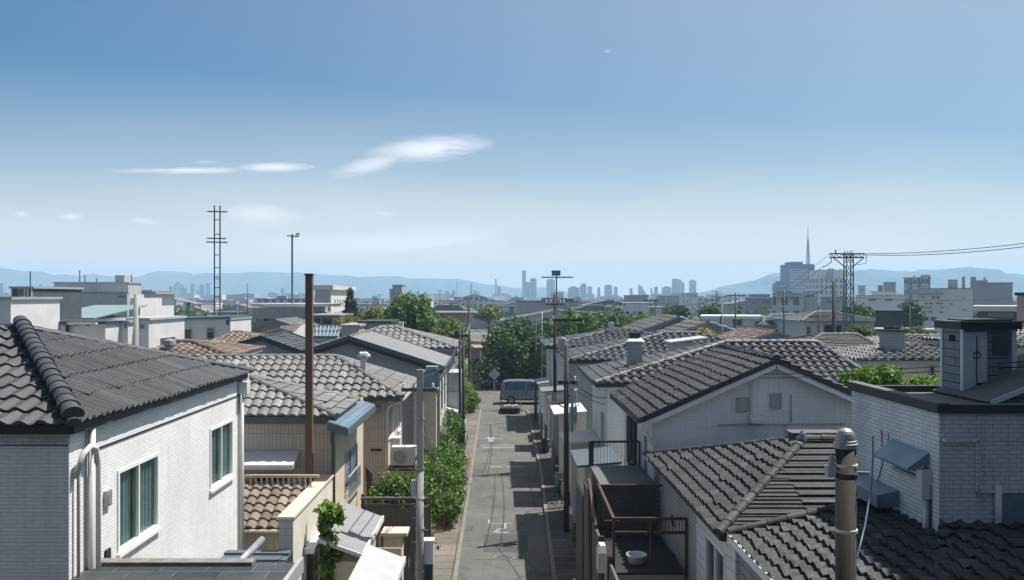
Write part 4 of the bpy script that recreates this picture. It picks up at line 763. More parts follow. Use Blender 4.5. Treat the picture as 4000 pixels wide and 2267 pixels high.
# tower
x0, x1, y0, y1 = 7.1, 7.92, 13.0, 13.62
mb = MB(); mb.box(x0, x1, y0, y1, 6.4, 7.6); tw = mb.build('chimney', 'grey_siding', t)
mb = MB(); mb.box(x0+.02, x0+.37, y0-.02, y0-.003, 6.5, 7.56); mb.build('white_panel', 'white_wall', tw)
for b_ in ((x0-.012, x0+.018, y0-.03, y0+.03, 6.45, 7.6), (x0-.012, x0-.002, y1-.05, y1+.01, 6.5, 7.6), (x1-.06, x1+.012, y0-.015, y0-.002, 6.5, 7.6)): MB().box(*b_).build('corner_trim', 'white_frame', tw)
MB().box(8.95, 13, 3.0, 14.0, 0, 14.2).build('unseen_shade_wing', 'white_brick_big', t)  # tall wing out of view, added to shade the near right roofs
mb = MB(); mb.box(7.56, 7.82, y0-.015, y0-.003, 7.2, 7.5); mb.build('window', 'dark_glass', tw)
mb = MB(); mb.box(x0-.07, x1+.05, y0-.09, y1+.08, 7.602, 7.70); mb.build('cap', 'dark_trim', tw); mb = MB(); mb.box(x0-.09, x1+.3, y0-.11, y1+.1, 7.703, 7.725); mb.box(x0+.1, x1-.05, y0, y1, 7.727, 7.75); mb.build('lid', 'membrane', tw)
mb = MB(); mb.tube([(x0+.21, y0-.03, 7.5), (x0+.21, y0-.03, 6.75)], .008, 6); mb.tube([(x0+.21+.055*math.cos(a), y0-.03, 7.2+.055*math.sin(a)) for a in np.linspace(0, 6.28, 17)], .006, 6); mb.build('rod', 'dark_trim', tw)
mb = MB(); mb.box(x0+.2, x0+.3, y0-.09, y0-.025, 6.66, 6.78); mb.build('lamp', 'dark_trim', tw)
mb = MB(); mb.box(x0+.02-.033, x0-.002, y0+.2, y0+.36, 7.4, 7.5); mb.build('vent', 'dark_void', tw)
# shingled dormer on the roof
mb = MB(); a, b, c, d = (7.05, 12.2, 6.56), (9.6, 12.2, 6.56), (8.5, 12.2, 7.15), (8.5, 13.6, 7.15)
mb.poly(a, b, c); mb.build('dormer', 'grey_siding', t); mb = MB(); mb.hexa([(6.98, 12.1, 6.55), c, d, (6.98, 13.6, 6.55)], [(6.95, 12.08, 6.6), (8.5, 12.1, 7.22), (8.5, 13.6, 7.22), (6.95, 13.6, 6.6)]); mb.build('dormer_roof', 'membrane', t)
mb = MB(); mb.bar((7.0, 12.08, 6.58), (8.5, 12.08, 7.17), .03, .07); mb.build('dormer_board', 'white_frame', t)
# ---- near concrete/timber pole
px, py = 3.88, 9.5
t = thing('utility_pole', 'stout brown pole with domed grey cap and white bands, nearest on the right', 'utility pole', (px, py, 0))
MB().tube([(px, py, 0), (px, py, 6.42)], .118, 24, .112).build('shaft', 'brown_pole', t, smooth=True)
MB().lathe([(.113, 6.40), (.13, 6.403), (.13, 6.455), (.116, 6.46), (.116, 6.485), (.102, 6.49), (.1, 6.53), (.092, 6.565), (.076, 6.595), (.052, 6.615), (.02, 6.625)], px, py, 24).build('cap', 'cap_metal', t)
for z in (6.19, 5.46): MB().lathe([(.118, z), (.127, z+.003), (.127, z+.035), (.118, z+.038)], px, py, 24).build('band', 'white_metal', t, smooth=False)
MB().lathe([(.118, 6.06), (.124, 6.062), (.124, 6.12), (.118, 6.122)], px, py, 24).build('band', 'dark_trim', t)
mb = MB(); mb.box(px-.22, px-.13, py-.05, py+.05, 6.08, 6.2); mb.lathe([(.03, 6.2), (.03, 6.26), (.035, 6.28), (.03, 6.31), (.01, 6.32)], px-.16, py, 10); mb.build('insulator', 'grey_wall', t); mb = MB(); mb.bar((px+.1, py, 6.12), (px+.26, py-.02, 6.12), .03); mb.build('bracket', 'cap_metal', t)
solo(MB().tube([U(2190, 1095, 12.3), U(2190, 1150, 12.0), U(2186, 1220, 11.6), U(2170, 1320, 10.8), U(2150, 1400, 9.75)], .012, 6), 'cable', 'cable_blue', 'pale blue cable hanging down to the stout brown pole', 'cable', smooth=True)
# ---- terrace with brown rails
t = thing('terrace', 'small terrace with copper brown railings beside the black roofed house', 'terrace', (2.9, 17.5, 0))
MB().box(2.2, 3.55, 16.35, 18.75, 0, 2.72).build('base', 'grey_wall', t); MB().box(2.2, 3.55, 16.35, 18.75, 2.723, 2.76).build('floor', 'shutter_black', t)
mb = MB()
for a, b in (((2.18, 16.3, 3.82), (3.6, 16.3, 3.82)), ((2.18, 16.3, 3.82), (2.18, 18.8, 3.92)), ((2.18, 18.8, 3.9), (3.6, 18.8, 3.9)), ((2.18, 16.3, 2.7), (2.18, 16.3, 3.82)), ((2.9, 16.3, 2.76), (2.9, 16.3, 3.8)), ((3.58, 16.3, 2.7), (3.58, 16.3, 3.82)), ((2.18, 18.8, 2.7), (2.18, 18.8, 3.95)), ((2.2, 16.3, 3.55), (3.56, 16.3, 3.55)), ((2.3, 18.8, 3.1), (3.5, 18.8, 3.1))): mb.bar(a, b, .05)
for i in range(20): mb.box(2.25+i*.066, 2.262+i*.066, 16.29, 16.302, 3.55, 3.8)
mb.build('railing', 'copper_wood', t)
mb = MB()
for i in range(16): mb.box(2.24+i*.085, 2.246+i*.085, 18.79, 18.8, 2.76, 3.88)
for i in range(11): mb.box(2.2, 3.56, 18.785, 18.79, 2.85+i*.1, 2.856+i*.1)
mb.build('mesh', 'dark_frame', t)
mb = MB(); mb.lathe([(.12, 2.77), (.16, 2.79), (.18, 2.9), (.21, 2.93), (.21, 2.96), (.17, 2.95), (.15, 2.85)], 2.72, 16.9, 20); solo(mb, 'tub', 'white_metal', 'white round tub standing on the dark terrace floor', 'tub', smooth=True)
t = thing('flat_roof_extension', 'grey flat roofed extension with wire fence beyond the copper railed terrace', 'extension', (2.9, 20.3, 0))
MB().box(2.3, 3.54, 19.2, 21.3, 0, 3.78).build('wall', 'dark_wall', t); MB().box(2.26, 3.54, 19.15, 21.32, 3.783, 3.84).build('roof', 'membrane', t)
mb = MB(); mb.bar((2.26, 21.3, 4.45), (3.5, 21.3, 4.45), .05); mb.bar((2.28, 21.3, 3.84), (2.28, 21.3, 4.45), .12, .05); mb.bar((3.5, 21.3, 3.84), (3.5, 21.3, 4.45), .05)
for i in range(14): mb.box(2.35+i*.085, 2.358+i*.085, 21.3, 21.306, 3.84, 4.44)
mb.build('fence', 'dark_frame', t)
# pavement-side fences and boxes
t = thing('panel_fence', 'dark panel fence along the right pavement in front of the terrace', 'fence', (2.1, 18, 0))
for i, (a, b) in enumerate(((14.2, 16.2), (16.3, 17.6), (17.7, 19.2), (19.3, 21.2), (21.3, 23.4))): MB().box(2.08, 2.13, a, b, .12, 3.0+(.5 if i == 3 else 0)-.1*(i == 1)).build('panel', ('weathered_board', 'grey_wall', 'weathered_board', 'dark_wall', 'dark_wall')[i], t)
for y in (16.25, 17.65, 19.25, 21.25): MB().box(2.05, 2.16, y-.04, y+.04, 0, 3.1).build('post', 'dark_frame', t)
solo(MB().bar((1.98, 17.6, 3.3), (2.05, 19.6, 3.85), .05, .1).bar((2.05, 19.6, 3.85), (2.1, 19.6, 0.1), .06), 'handrail', 'copper_wood', 'sloping copper coloured handrail above the panel fence', 'handrail')
t = thing('mailbox', 'cream mailbox with sloped lid on the panel fence', 'mailbox', (2.0, 16.6, 2.6)); mb = MB(); mb.box(1.9, 2.07, 16.45, 16.75, 2.72, 3.1); mb.hexa([(1.9, 16.45, 3.1), (2.07, 16.45, 3.1), (2.07, 16.75, 3.1), (1.9, 16.75, 3.1)], [(1.93, 16.5, 3.24), (2.05, 16.5, 3.24), (2.05, 16.75, 3.24), (1.93, 16.75, 3.24)]); mb.build('box', 'cream', t); MB().box(1.96, 2.04, 16.55, 16.65, .12, 2.718).build('post', 'copper_wood', t)
t = thing('utility_cabinet', 'grey utility cabinet with sloping white top on the right pavement', 'cabinet', (2.33, 29.1, 0)); MB().box(2.2, 2.48, 29.0, 29.3, .12, .62).build('body', 'grey_wall', t); MB().hexa([(2.18, 28.95, .62), (2.5, 28.95, .62), (2.5, 29.32, .78), (2.18, 29.32, .78)], [(2.18, 28.95, .66), (2.5, 28.95, .66), (2.5, 29.32, .82), (2.18, 29.32, .82)]).build('lid', 'white_wall', t)
# ---- row of tiled houses down the right side
def rowhouse(label, x0, x1, y0, y1, z, rax, rbx, yr, zr, wx0, mat, wmat, w=.3, l=.4, amp=.05, holes=None, cat='house'):
    t = thing('tiled_house', label, cat, ((x0+x1)/2, (y0+y1)/2, 0))
    walls(t, wx0, x1-.4, y0+.35, y1-.3, z+.02, wmat, holes)
    hip(t, x0, x1, y0, y1, z, (rax, yr, zr), (rbx, yr, zr), 'barrel', mat, w=w, l=l, amp=amp, r=.12); return t
r3 = rowhouse('white brick house with glinting barrel tile roof and square brick chimney', 3.06, 12.3, 27.35, 32.5, 5.3, 7.95, 11.2, 29.9, 6.47, 3.5, 'tile_glint', 'white_brick', .3, .34, .07, {'L': [(28.4, 29.4, 2.8, 4.2)]})
window(r3, 'L', 3.5, 28.4, 29.4, 2.8, 4.2, fm='white_frame', gm='grey_glass')
mb = MB(); x, y = XW(1592, 29.4), 29.4; mb.box(x-.24, x+.24, y-.2, y+.25, 5.5, ZW(856, 29.4)); ch = mb.build('chimney', 'grey_panel', r3); mb = MB(); z = ZW(856, 29.4); mb.hexa([(x-.32, y-.28, z+.002), (x+.32, y-.28, z+.002), (x+.32, y+.33, z+.002), (x-.32, y+.33, z+.002)], [(x-.2, y-.15, z+.12), (x+.2, y-.15, z+.12), (x+.2, y+.2, z+.12), (x-.2, y+.2, z+.12)]); mb.build('collar', 'cap_metal', ch); mb = MB(); mb.box(x-.19, x+.19, y-.14, y+.19, z+.122, z+.3); mb.build('flue', 'dark_trim', ch)
r5 = rowhouse('grey walled house with glinting tile roof, second along the right row', 2.95, 13, 37, 42.6, 5.3, 7.7, 9.4, 40, 6.35, 3.35, 'tile_glint', 'grey_panel', .34, .44, .08, {'L': [(38.2, 39.4, 2.8, 4.2)]})
window(r5, 'L', 3.35, 38.2, 39.4, 2.8, 4.2, gm='grey_glass')
r6 = rowhouse('dark tiled house with thin white chimney, third along the right row', 2.75, 12.5, 52, 58.6, 5.02, 7.5, 8.4, 55.3, 5.95, 3.15, 'tile_glint', 'white_brick_far', .4, .55, .09)
mb = MB(); x = XW(1534, 54.6); mb.box(x-.17, x+.17, 54.4, 54.8, 5.3, ZW(810, 54.6)); ch = mb.build('chimney', 'white_wall', r6); mb = MB(); z = ZW(810, 54.6); mb.lathe([(.12, z), (.06, z+.15), (.09, z+.2), (.03, z+.5)], x, 52, 8); mb.build('cowl', 'cap_metal', ch)
# dormer-like vent block on the second house
mb = MB(); mb.box(XW(1690, 36), XW(1745, 36), 36, 37.2, 5.4, ZW(860, 36)); x0, x1 = XW(1680, 36), XW(1775, 36); mb.hexa([(x0, 35.8, ZW(862, 36)), (x1, 35.8, ZW(852, 36)), (x1, 37.4, ZW(852, 36)), (x0, 37.4, ZW(862, 36))], [(x0, 35.8, ZW(858, 36)), (x1, 35.8, ZW(846, 36)), (x1, 37.4, ZW(846, 36)), (x0, 37.4, ZW(858, 36))])
o = mb.build('dormer', 'grey_wall', r5)
# street-side porches and awnings between
def porch(label, x0, x1, y0, y1, z, wmat, rmat, over=.25, slope_=.12, hole=None):
    t = thing('porch', label, 'porch', ((x0+x1)/2, (y0+y1)/2, 0)); walls(t, x0, x1, y0, y1, z-.1, wmat, {'F': [hole]} if hole else None, top=True)
    if hole: window(t, 'F', y0, *hole, gm='dark_glass')
    MB().hexa([(x0-over, y0-over, z-.06-slope_), (x1, y0-over, z-.06), (x1, y1+over, z-.06), (x0-over, y1+over, z-.06-slope_)], [(x0-over, y0-over, z-slope_), (x1, y0-over, z), (x1, y1+over, z), (x0-over, y1+over, z-slope_)]).build('roof', rmat, t); return t
porch('dark flat roofed porch beside the white gabled house', 2.45, 3.5, 24.6, 26.6, 3.35, 'stucco_pale', 'slate_trim', hole=(2.6, 3.2, 1.2, 2.3))
porch('cream porch with pale roof under the glinting tile house', 2.5, 3.48, 29.8, 31.6, 3.1, 'cream', 'stucco_pale', .3, hole=(2.7, 3.3, 1.4, 2.4))
porch('pale porch with white awning between the two glinting roofs', 2.45, 3.4, 33.6, 35.6, 3.6, 'stucco_pale', 'white_metal', .35, hole=(2.6, 3.2, 1.3, 2.6))
porch('grey porch with pale roof beside the second tile house', 2.5, 3.33, 39.5, 41.8, 3.3, 'grey_wall', 'cream', .2)
porch('narrow white porch near the far right corner', 2.4, 2.93, 51, 53.5, 3.0, 'white_wall', 'grey_frame', .2)
porch('cream porch with dark opening before the third house', 2.4, 3.6, 45, 46.6, 3.2, 'cream', 'metal_sheet', .25, hole=(2.6, 3.3, .3, 2.2))
t = thing('panel_fence', 'low dark fence along the far right pavement', 'fence', (2.35, 50, 0))
for a, b in ((36.2, 38.2), (43, 44.6), (47.2, 49.8), (54.2, 58)): MB().box(2.3, 2.36, a, b, .12, 1.6).build('panel', 'dark_wall', t)
# poles
sp = woodpole(2.56, 39.9, 8.2, 'tall slim timber pole with crossarm right of the road', .075, 'brown_pole', (.1, 1.25, 7.0))
mb = MB(); mb.bar((2.1, 39.8, 7.75), (3.0, 39.8, 7.75), .07); mb.bar((2.56, 39.82, 6.5), (3.6, 39.82, 6.98), .04); mb.build('brace', 'steel', sp); MB().lathe([(.17, 5.5), (.19, 5.52), (.19, 6.1), (.12, 6.17), (.03, 6.2)], 2.9, 39.8, 12).build('transformer', 'cap_metal', sp)
for u in (2.15, 2.35, 2.8, 2.97): MB().lathe([(.03, 7.79), (.05, 7.83), (.03, 7.87), (.05, 7.91), (.02, 7.96)], u, 39.8, 8).build('insulator', 'white_metal', sp)
MB().box(2.4, 2.62, 39.7, 39.8, 3.0, 3.6).build('meter_box', 'grey_wall', sp)
bp = woodpole(2.23, 28.7, 6.43, 'shorter thick brown pole with wires, nearest the utility cabinet', .085, 'brown_pole', (.3, .35, 5.2))
mb = MB(); mb.lathe([(.13, 4.55), (.14, 4.56), (.14, 4.95), (.1, 5.0), (.03, 5.03)], 2.48, 28.6, 12); mb.build('transformer', 'cap_metal', bp); mb = MB(); mb.bar((2.23, 28.7, 4.75), (2.48, 28.6, 4.75), .05); mb.bar((2.23, 28.7, 4.3), (1.9, 28.5, 4.5), .035); mb.build('bracket', 'steel', bp)
woodpole(2.28, 55, 6.6, 'thin dark pole beside the parked van', .05)
woodpole(2.66, 31.6, 4.6, 'thin grey conduit pole just right of the brown pole', .035, 'concrete_pole')
t = thing('billboard_mast', 'slim mast with a blank box sign and a long thin crossbar above the skyline', 'mast', (XW(1396, 62), 62, 0)); x = XW(1396, 62); MB().tube([(x, 62, 0), (x, 62, ZW(692, 62))], .05, 8).build('pole', 'steel', t)
MB().box(XW(1384, 62), XW(1406, 62), 61.9, 62.1, ZW(692, 62), ZW(679, 62)).build('box_sign', 'far_blue', t); mb = MB(); mb.bar((XW(1358, 62), 61.9, ZW(696.5, 62)), (XW(1437, 62), 61.9, ZW(696.5, 62)), .07)
for i in range(18): xx = XW(1360+i*4.4, 62); mb.box(xx, xx+.05, 61.87, 61.93, ZW(696.5, 62), ZW(696.5, 62)+.06+.05*(i % 3 == 0))
mb.build('crossbar', 'steel', t)
# wires
for a, b, s, lb in (((-2.2, 60, 6.0), (2.3, 55, 4.9), .35, 'upper dark wire crossing the street before the hedge'), ((-2.2, 60, 5.0), (2.4, 52, 4.2), .5, 'lower dark wire sagging across the street before the hedge'), ((2.56, 39.9, 6.9), (2.28, 55, 6.4), .3, 'wire running from the slim pole to the dark pole by the van'), ((2.23, 28.7, 6.2), (3.3, 29.6, 5.2), .1, 'short wire from the brown pole to the glinting roof'), ((2.23, 28.7, 6.0), (2.56, 39.9, 6.2), .25, 'wire between the brown pole and the slim pole'), ((2.23, 28.7, 5.6), (3.5, 27.7, 4.8), .3, 'slack wire from the brown pole to the white brick wall'), ((2.56, 39.9, 6.0), (3.2, 37.2, 5.2), .2, 'slack wire from the slim pole to the second roof')): cable(a, b, s, lb, .014)
for i, (ya, yb, lb) in enumerate(((944, 905, 'dark wire passing in front of the siding chimney tower'), (952, 918, 'second dark wire just below the first at the chimney tower'))): cable(U(1700, ya, 24), U(2620, yb-0, 12.2), .05, lb, .008)
# meters and pipes cluster on the brown pole
t = thing('meter_cluster', 'cluster of grey meter boxes and pipes beside the brown pole', 'meter boxes', (2.75, 32.2, 0)); mb = MB(); mb.box(2.62, 2.9, 32.1, 32.3, 3.3, 3.9); mb.box(2.6, 2.8, 32.05, 32.25, 4.1, 4.4); mb.build('box', 'grey_wall', t); mb = MB()
for i in range(4): mb.tube([(2.6+i*.08, 32.2, .1), (2.6+i*.08, 32.2, 3.2+i*.5), (2.9+i*.05, 32.0, 3.6+i*.45)], .018, 6)
mb.build('pipe', 'cap_metal', t)
# ---- van on the cross street
VY, VX = 64.2, XW(1256, 64.2); VL, VW, VH = 4.3, 1.7, 1.82
t = thing('van', 'grey blue people carrier van seen from its side at the street end', 'van', (VX+VL/2, VY, .012))
st = [(0, .45, .95, 1.0), (.06, .4, 1.15, 1.45), (.22, .35, 1.05, 1.72), (.6, .3, 1.02, 1.8), (1.5, .3, 1.0, 1.82), (2.4, .3, .98, 1.78), (2.75, .3, .97, 1.66), (3.25, .3, .95, 1.32), (3.6, .3, .93, 1.0), (4.05, .32, .86, .9), (4.25, .38, .72, .76), (4.3, .42, .6, .62)]
mb = MB(); n = 8
for x, zb, zm, zt in st:
    hw = VW/2*(1 if .2 < x < 3.9 else .9)
    for dy, z in ((-hw*.96, zb), (-hw, (zb+zm)/2), (-hw*.99, zm), (-hw*.8, zt-.04), (-hw*.55, zt), (hw*.55, zt), (hw*.8, zt-.04), (hw*.99, zm), (hw, (zb+zm)/2), (hw*.96, zb)): mb.v.append((VX+x, VY+dy, z))
k = 10
for i in range(len(st)-1):
    for j in range(k): mb.f.append((i*k+j, (i+1)*k+j, (i+1)*k+(j+1) % k, i*k+(j+1) % k))
mb.f.append(tuple(range(k))); mb.f.append(tuple((len(st)-1)*k+j for j in reversed(range(k)))); body = mb.build('body', 'van_paint', t, smooth=False)
def sidepane(a, b, z0, z1, za=None):
    yl = lambda z: VY-VW/2*(.99-.19*(z-1.0)/.76)-.012
    return MB().poly((VX+a, yl(z0), z0), (VX+b, yl(z0), z0), (VX+(b-.35 if za else b), yl(z1), z1), (VX+a+.04, yl(z1), z1))
sidepane(.3, 1.85, 1.08, 1.66).build('rear_window', 'van_glass', body); sidepane(1.98, 3.05, 1.07, 1.6, 1).build('front_window', 'van_glass', body)
mb = MB(); mb.box(VX-.01, VX+.12, VY-VW/2*.93, VY-VW/2*.7, .82, 1.3); mb.build('tail_light', 'tail_red', t)
mb = MB(); mb.box(VX-.06, VX+.1, VY-VW/2*.9, VY+VW/2*.9, .35, .6); mb.build('bumper', 'rubber', t)
mb = MB(); mb.box(VX+1.9, VX+1.92, VY-VW/2-.006, VY-VW/2+.01, .45, 1.0); mb.box(VX+.3, VX+3.6, VY-VW/2-.012, VY-VW/2+.01, .38, .46); mb.build('door_seam', 'rubber', t)
mb = MB(); mb.box(VX+2.85, VX+3.0, VY-VW/2-.2, VY-VW/2-.02, 1.0, 1.15); mb.build('mirror', 'rubber', t)
for dx in (.78, 3.45):
    for s_ in (-1, 1):
        c = VY+s_*(VW/2-.1); wm = MB().tube([(VX+dx, c-.1, .34), (VX+dx, c+.1, .34)], .33, 18).build('wheel', 'rubber', t); MB().tube([(VX+dx, c+s_*.102, .34), (VX+dx, c+s_*.115, .34)], .2, 12).build('rim', 'alloy', wm)
# flat trailer with dark load
Yt = YG(1040); x0, x1 = XW(1257, Yt), XW(1307, Yt)
t = thing('trailer', 'low black trailer with a frame and scattered load, in the road before the van', 'trailer', ((x0+x1)/2, Yt+1.2, .012)); MB().box(x0, x1-.15, Yt, Yt+2.3, .2, .42).build('bed', 'tarp_black', t)
mb = MB()
for a, b in (((x0, Yt+2.3, .2), (x0, Yt+2.3, .75)), ((x1, Yt+2.3, .2), (x1, Yt+2.3, .75)), ((x0, Yt+2.3, .75), (x1, Yt+2.3, .75)), ((x1, Yt, .25), (x1, Yt+2.3, .25)), ((x1-.2, Yt, .25), (x1+.2, Yt, .25)), ((x1, Yt+2.3, .75), (x1, Yt+.3, .3))): mb.bar(a, b, .05)
mb.build('frame', 'dark_frame', t); mb = MB()
for i in range(6): mb.lathe([(.02, .43), (.1, .46), (.09, .53), (.02, .57)], x0+.25+i*.17, Yt+.5+.25*((i*7) % 3), 8)
mb.build('load', 'cream', t)
for s_ in (x0-.04, x1-.11): MB().tube([(s_-.05, Yt+1.1, .17), (s_+.05, Yt+1.1, .17)], .155, 12).build('wheel', 'rubber', t)
# ---- hedge/trees at the street end and greens on the right
tree('hedge_tree', 'large dark green tree mass closing the end of the street', 'tree', blobset(1186, 1400, 790, 985, 77, 5, 10, 3)+blobset(1205, 1340, 840, 985, 75, 3, 5, 5), 20000, .17, 'leaf_dark', (1.2, 77, 0), .25)
tree('hedge_tree', 'broad green tree behind the slim timber pole', 'tree', blobset(1295, 1555, 768, 985, 79, 4, 11, 8), 20000, .17, 'leaf_green', (6.5, 79, 0), .25)
tree('hedge_tree', 'taller green tree behind the thin white chimney', 'tree', blobset(1410, 1645, 752, 960, 84, 4, 9, 12), 16000, .18, 'leaf_green', (11, 84, 0), .25)
tree('bush', 'bright green round bush beside the large white brick building', 'bush', blobset(2130, 2272, 906, 1000, 22, 1.6, 6, 2, 4), 9000, .06, 'leaf_bright', (10, 22, 0), .07)
tree('hedge', 'clipped bright hedge left of the siding chimney tower', 'hedge', blobset(2262, 2370, 938, 1000, 20.5, 1.2, 5, 4, 4), 5000, .055, 'leaf_bright', (10.3, 20.5, 0), .05)
tree('bush', 'small green shrub against the cream porch wall', 'bush', [((2.6, 36.2, .6), (.3, .5, .55)), ((2.7, 36.9, .8), (.3, .4, .6))], 1800, .05, 'leaf_bright', (2.65, 36.5, 0), .03)

# lane clutter: bins, pots, bicycle, more cables
for i, (x, y, c, lb) in enumerate(((2.45, 34.6, 'blue_metal', 'blue grey lidded dustbin by the pale porch'), (2.3, 43.4, 'dark_trim', 'dark lidded dustbin further up the right pavement'))):
    t = thing('dustbin', lb, 'bin', (x, y, .12)); MB().lathe([(.16, .13), (.2, .15), (.23, .72), (.2, .73)], x, y, 12).build('body', c, t, smooth=True); MB().lathe([(.25, .735), (.25, .78), (.12, .84), (.02, .85)], x, y, 12).build('lid', c, t)
for i, (x, y, s_, lb) in enumerate(((2.55, 30.6, .3, 'small potted shrub on the right pavement by the cream porch'), (2.42, 25.6, .34, 'potted shrub in front of the dark flat roofed porch'), (-2.05, 34.6, .28, 'potted shrub beside the left pavement'))):
    t = thing('potted_plant', lb, 'plant', (x, y, .12)); MB().lathe([(.1, .125), (.15, .38), (.17, .4), (.13, .38)], x, y, 12).build('pot', 'tan_wall', t); leaves([((x, y, .45+s_), (s_*.8, s_*.8, s_))], 700, .045, 'foliage', 'leaf_green', t)
t = thing('bicycle', 'dark bicycle parked by the right side porches', 'bicycle', (2.35, 33.0, .12)); bx, by = 2.35, 33.0
for dy in (-.5, .5): MB().tube([(bx, by+dy+.32*math.cos(a), .45+.32*math.sin(a)) for a in np.linspace(0, 6.2832, 21)], .018, 6, cap=False).build('wheel', 'rubber', t)
mb = MB()
for a, b in (((bx, by-.5, .45), (bx, by-.1, .45)), ((bx, by-.1, .45), (bx, by-.2, .95)), ((bx, by-.5, .45), (bx, by-.18, .85)), ((bx, by-.1, .45), (bx, by+.35, .9)), ((bx, by-.18, .85), (bx, by+.33, .95)), ((bx, by+.5, .45), (bx, by+.3, 1.1))): mb.tube([a, b], .017, 6)
mb.build('frame', 'steel', t); MB().tube([(bx-.28, by+.25, 1.12), (bx, by+.3, 1.12), (bx+.28, by+.25, 1.12)], .015, 6).build('handlebar', 'steel', t); MB().box(bx-.07, bx+.07, by-.33, by-.08, .95, 1.0).build('saddle', 'rubber', t); MB().hexa([(bx-.15, by+.42, .9), (bx+.15, by+.42, .9), (bx+.15, by+.65, .9), (bx-.15, by+.65, .9)], [(bx-.18, by+.4, 1.1), (bx+.18, by+.4, 1.1), (bx+.18, by+.68, 1.1), (bx-.18, by+.68, 1.1)]).build('basket', 'cap_metal', t)
for i, (a, b, s_, lb) in enumerate((((-1.9, 20, 6.2), (-2.1, 44.5, 6.1), .5, 'high cable from the concrete pole to the twin timber pole'), ((-1.9, 20, 5.6), (-2.1, 44.5, 5.6), .7, 'lower slack cable from the concrete pole to the twin timber pole'), ((-2.1, 44.6, 5.8), (-2.85, 42, 4.6), .15, 'service wire from the twin pole to the grey gabled house'), ((-2.15, 44.6, 6.3), (2.56, 39.9, 7.2), .25, 'cable crossing the street from the twin pole to the slim pole'), ((2.56, 39.9, 7.4), (2.28, 55, 6.5), .4, 'second wire from the slim pole to the dark pole by the van'), ((2.56, 39.9, 5.6), (2.23, 28.7, 4.9), .3, 'low slack cable between the brown and slim poles'), ((2.23, 28.7, 5.3), (3.0, 24.4, 5.0), .15, 'service wire from the brown pole to the white gabled house'), ((-2.24, 60, 7.7), (-2.1, 44.6, 6.35), .3, 'top wire between the twin pole and the corner pole'), ((2.28, 55, 6.2), (2.9, 52.3, 4.9), .1, 'short service wire to the third tile house'), ((-1.93, 20, 4.6), (-2.5, 22.1, 2.9), .1, 'short wire from the concrete pole to the board fence'))): cable(a, b, s_, lb, .013)

for x, y, lb in ((-.35, 34.2, 'round iron manhole cover in the sunlit middle of the road'), (.1, 26.2, 'round iron manhole cover at the near end of the road')):
    t = thing('manhole_cover', lb, 'manhole', (x, y, .014)); MB().lathe([(.33, .0135), (.33, .022), (.29, .022)], x, y, 24).build('rim', 'kerb_stone', t); MB().lathe([(.285, .0135), (.285, .025)], x, y, 24).build('cover', 'steel', t)
for i, y in enumerate((29.2, 37.0)):
    mb = MB()
    for k in range(6): mb.box(-1.2+k*.045, -1.172+k*.045, y, y+.55, .0135, .02)
    solo(mb, 'drain_grate', 'steel', ('iron drain grate at the left kerb beside the big rounded bush', 'iron drain grate at the left kerb beyond the big rounded bush')[i], 'drain')
# ================================================================ MIDDLE DISTANCE
def surf_win(par, face, pl, u0, u1, z0, z1, fm='grey_frame', gm='dark_glass', fw=.06, name='window', pane=True):
    f = MB(); fbox(f, face, pl, u0, u0+fw, .003, .05, z0, z1); fbox(f, face, pl, u1-fw, u1, .003, .05, z0, z1); fbox(f, face, pl, u0+fw, u1-fw, .003, .05, z1-fw, z1); fbox(f, face, pl, u0+fw, u1-fw, .003, .06, z0, z0+fw)
    w = f.build(name, fm, par); g = MB(); g.poly(*[FP(face, pl, u, .02, z) for u, z in ((u0+fw, z0+fw), (u1-fw, z0+fw), (u1-fw, z1-fw), (u0+fw, z1-fw))]); g.build('pane', gm, w); return w
def blk(name, label, cat, x0, x1, yt, Y, dep, mat, wins=(), rwins=(), parapet='grey_frame', group=None, pw=.12, ph=.15, extra=None, lwins=()):
    X0, X1, Z = XW(x0, Y), XW(x1, Y), ZW(yt, Y); t = thing(name, label, cat, ((X0+X1)/2, Y, 0), group)
    if x0 > 1500: a = math.atan2((X0+X1)/2, Y); t.rotation_euler = (0, 0, -a); t.scale = (math.cos(a), 1, 1)
    MB().box(X0, X1, Y, Y+dep, 0, Z-ph).build('wall', mat, t); MB().box(X0-pw, X1+pw, Y-pw, Y+dep+pw, Z-ph+.003, Z).build('roof', parapet, t)
    if not wins and name in ('building', 'house') and mat not in ('dark_wall', 'pink_wall') and x1-x0 > 14 and 'blank' not in label and 'windowless' not in label:
        n = max(2, min(7, int((x1-x0)/9))); m = 1 if ZW(yt, Y) < 7.5 else (2 if ZW(yt, Y) < 11 else 3); cw = (x1-x0)/n; hh = min(7.5, 1.25*F/Y)
        wins = [(x0+cw*(i+.28), x0+cw*(i+.28+.45*random.uniform(.7, 1.1)), yt+4+hh*1.9*r_, yt+4+hh*1.9*r_+hh) for i in range(n) for r_ in range(m) if random.random() < .85]
    for w in wins: surf_win(t, 'F', Y, XW(w[0], Y), XW(w[1], Y), ZW(w[3], Y), ZW(w[2], Y), fw=.05*Y/60)
    for w in rwins: surf_win(t, 'R', X1, Y+w[0]*dep, Y+w[1]*dep, w[2]*Z, w[3]*Z, fw=.05*Y/60)
    for w in lwins: surf_win(t, 'L', X0, Y+w[0]*dep, Y+w[1]*dep, w[2]*Z, w[3]*Z, fw=.05*Y/60)
    return t, (X0, X1, Y, Y+dep, Z)
def sub(t, name, x0, x1, yt, Y, dep, mat, zb):
    X0, X1, Z = XW(x0, Y), XW(x1, Y), ZW(yt, Y); return MB().box(X0, X1, Y, Y+dep, zb, Z).build(name, mat, t)
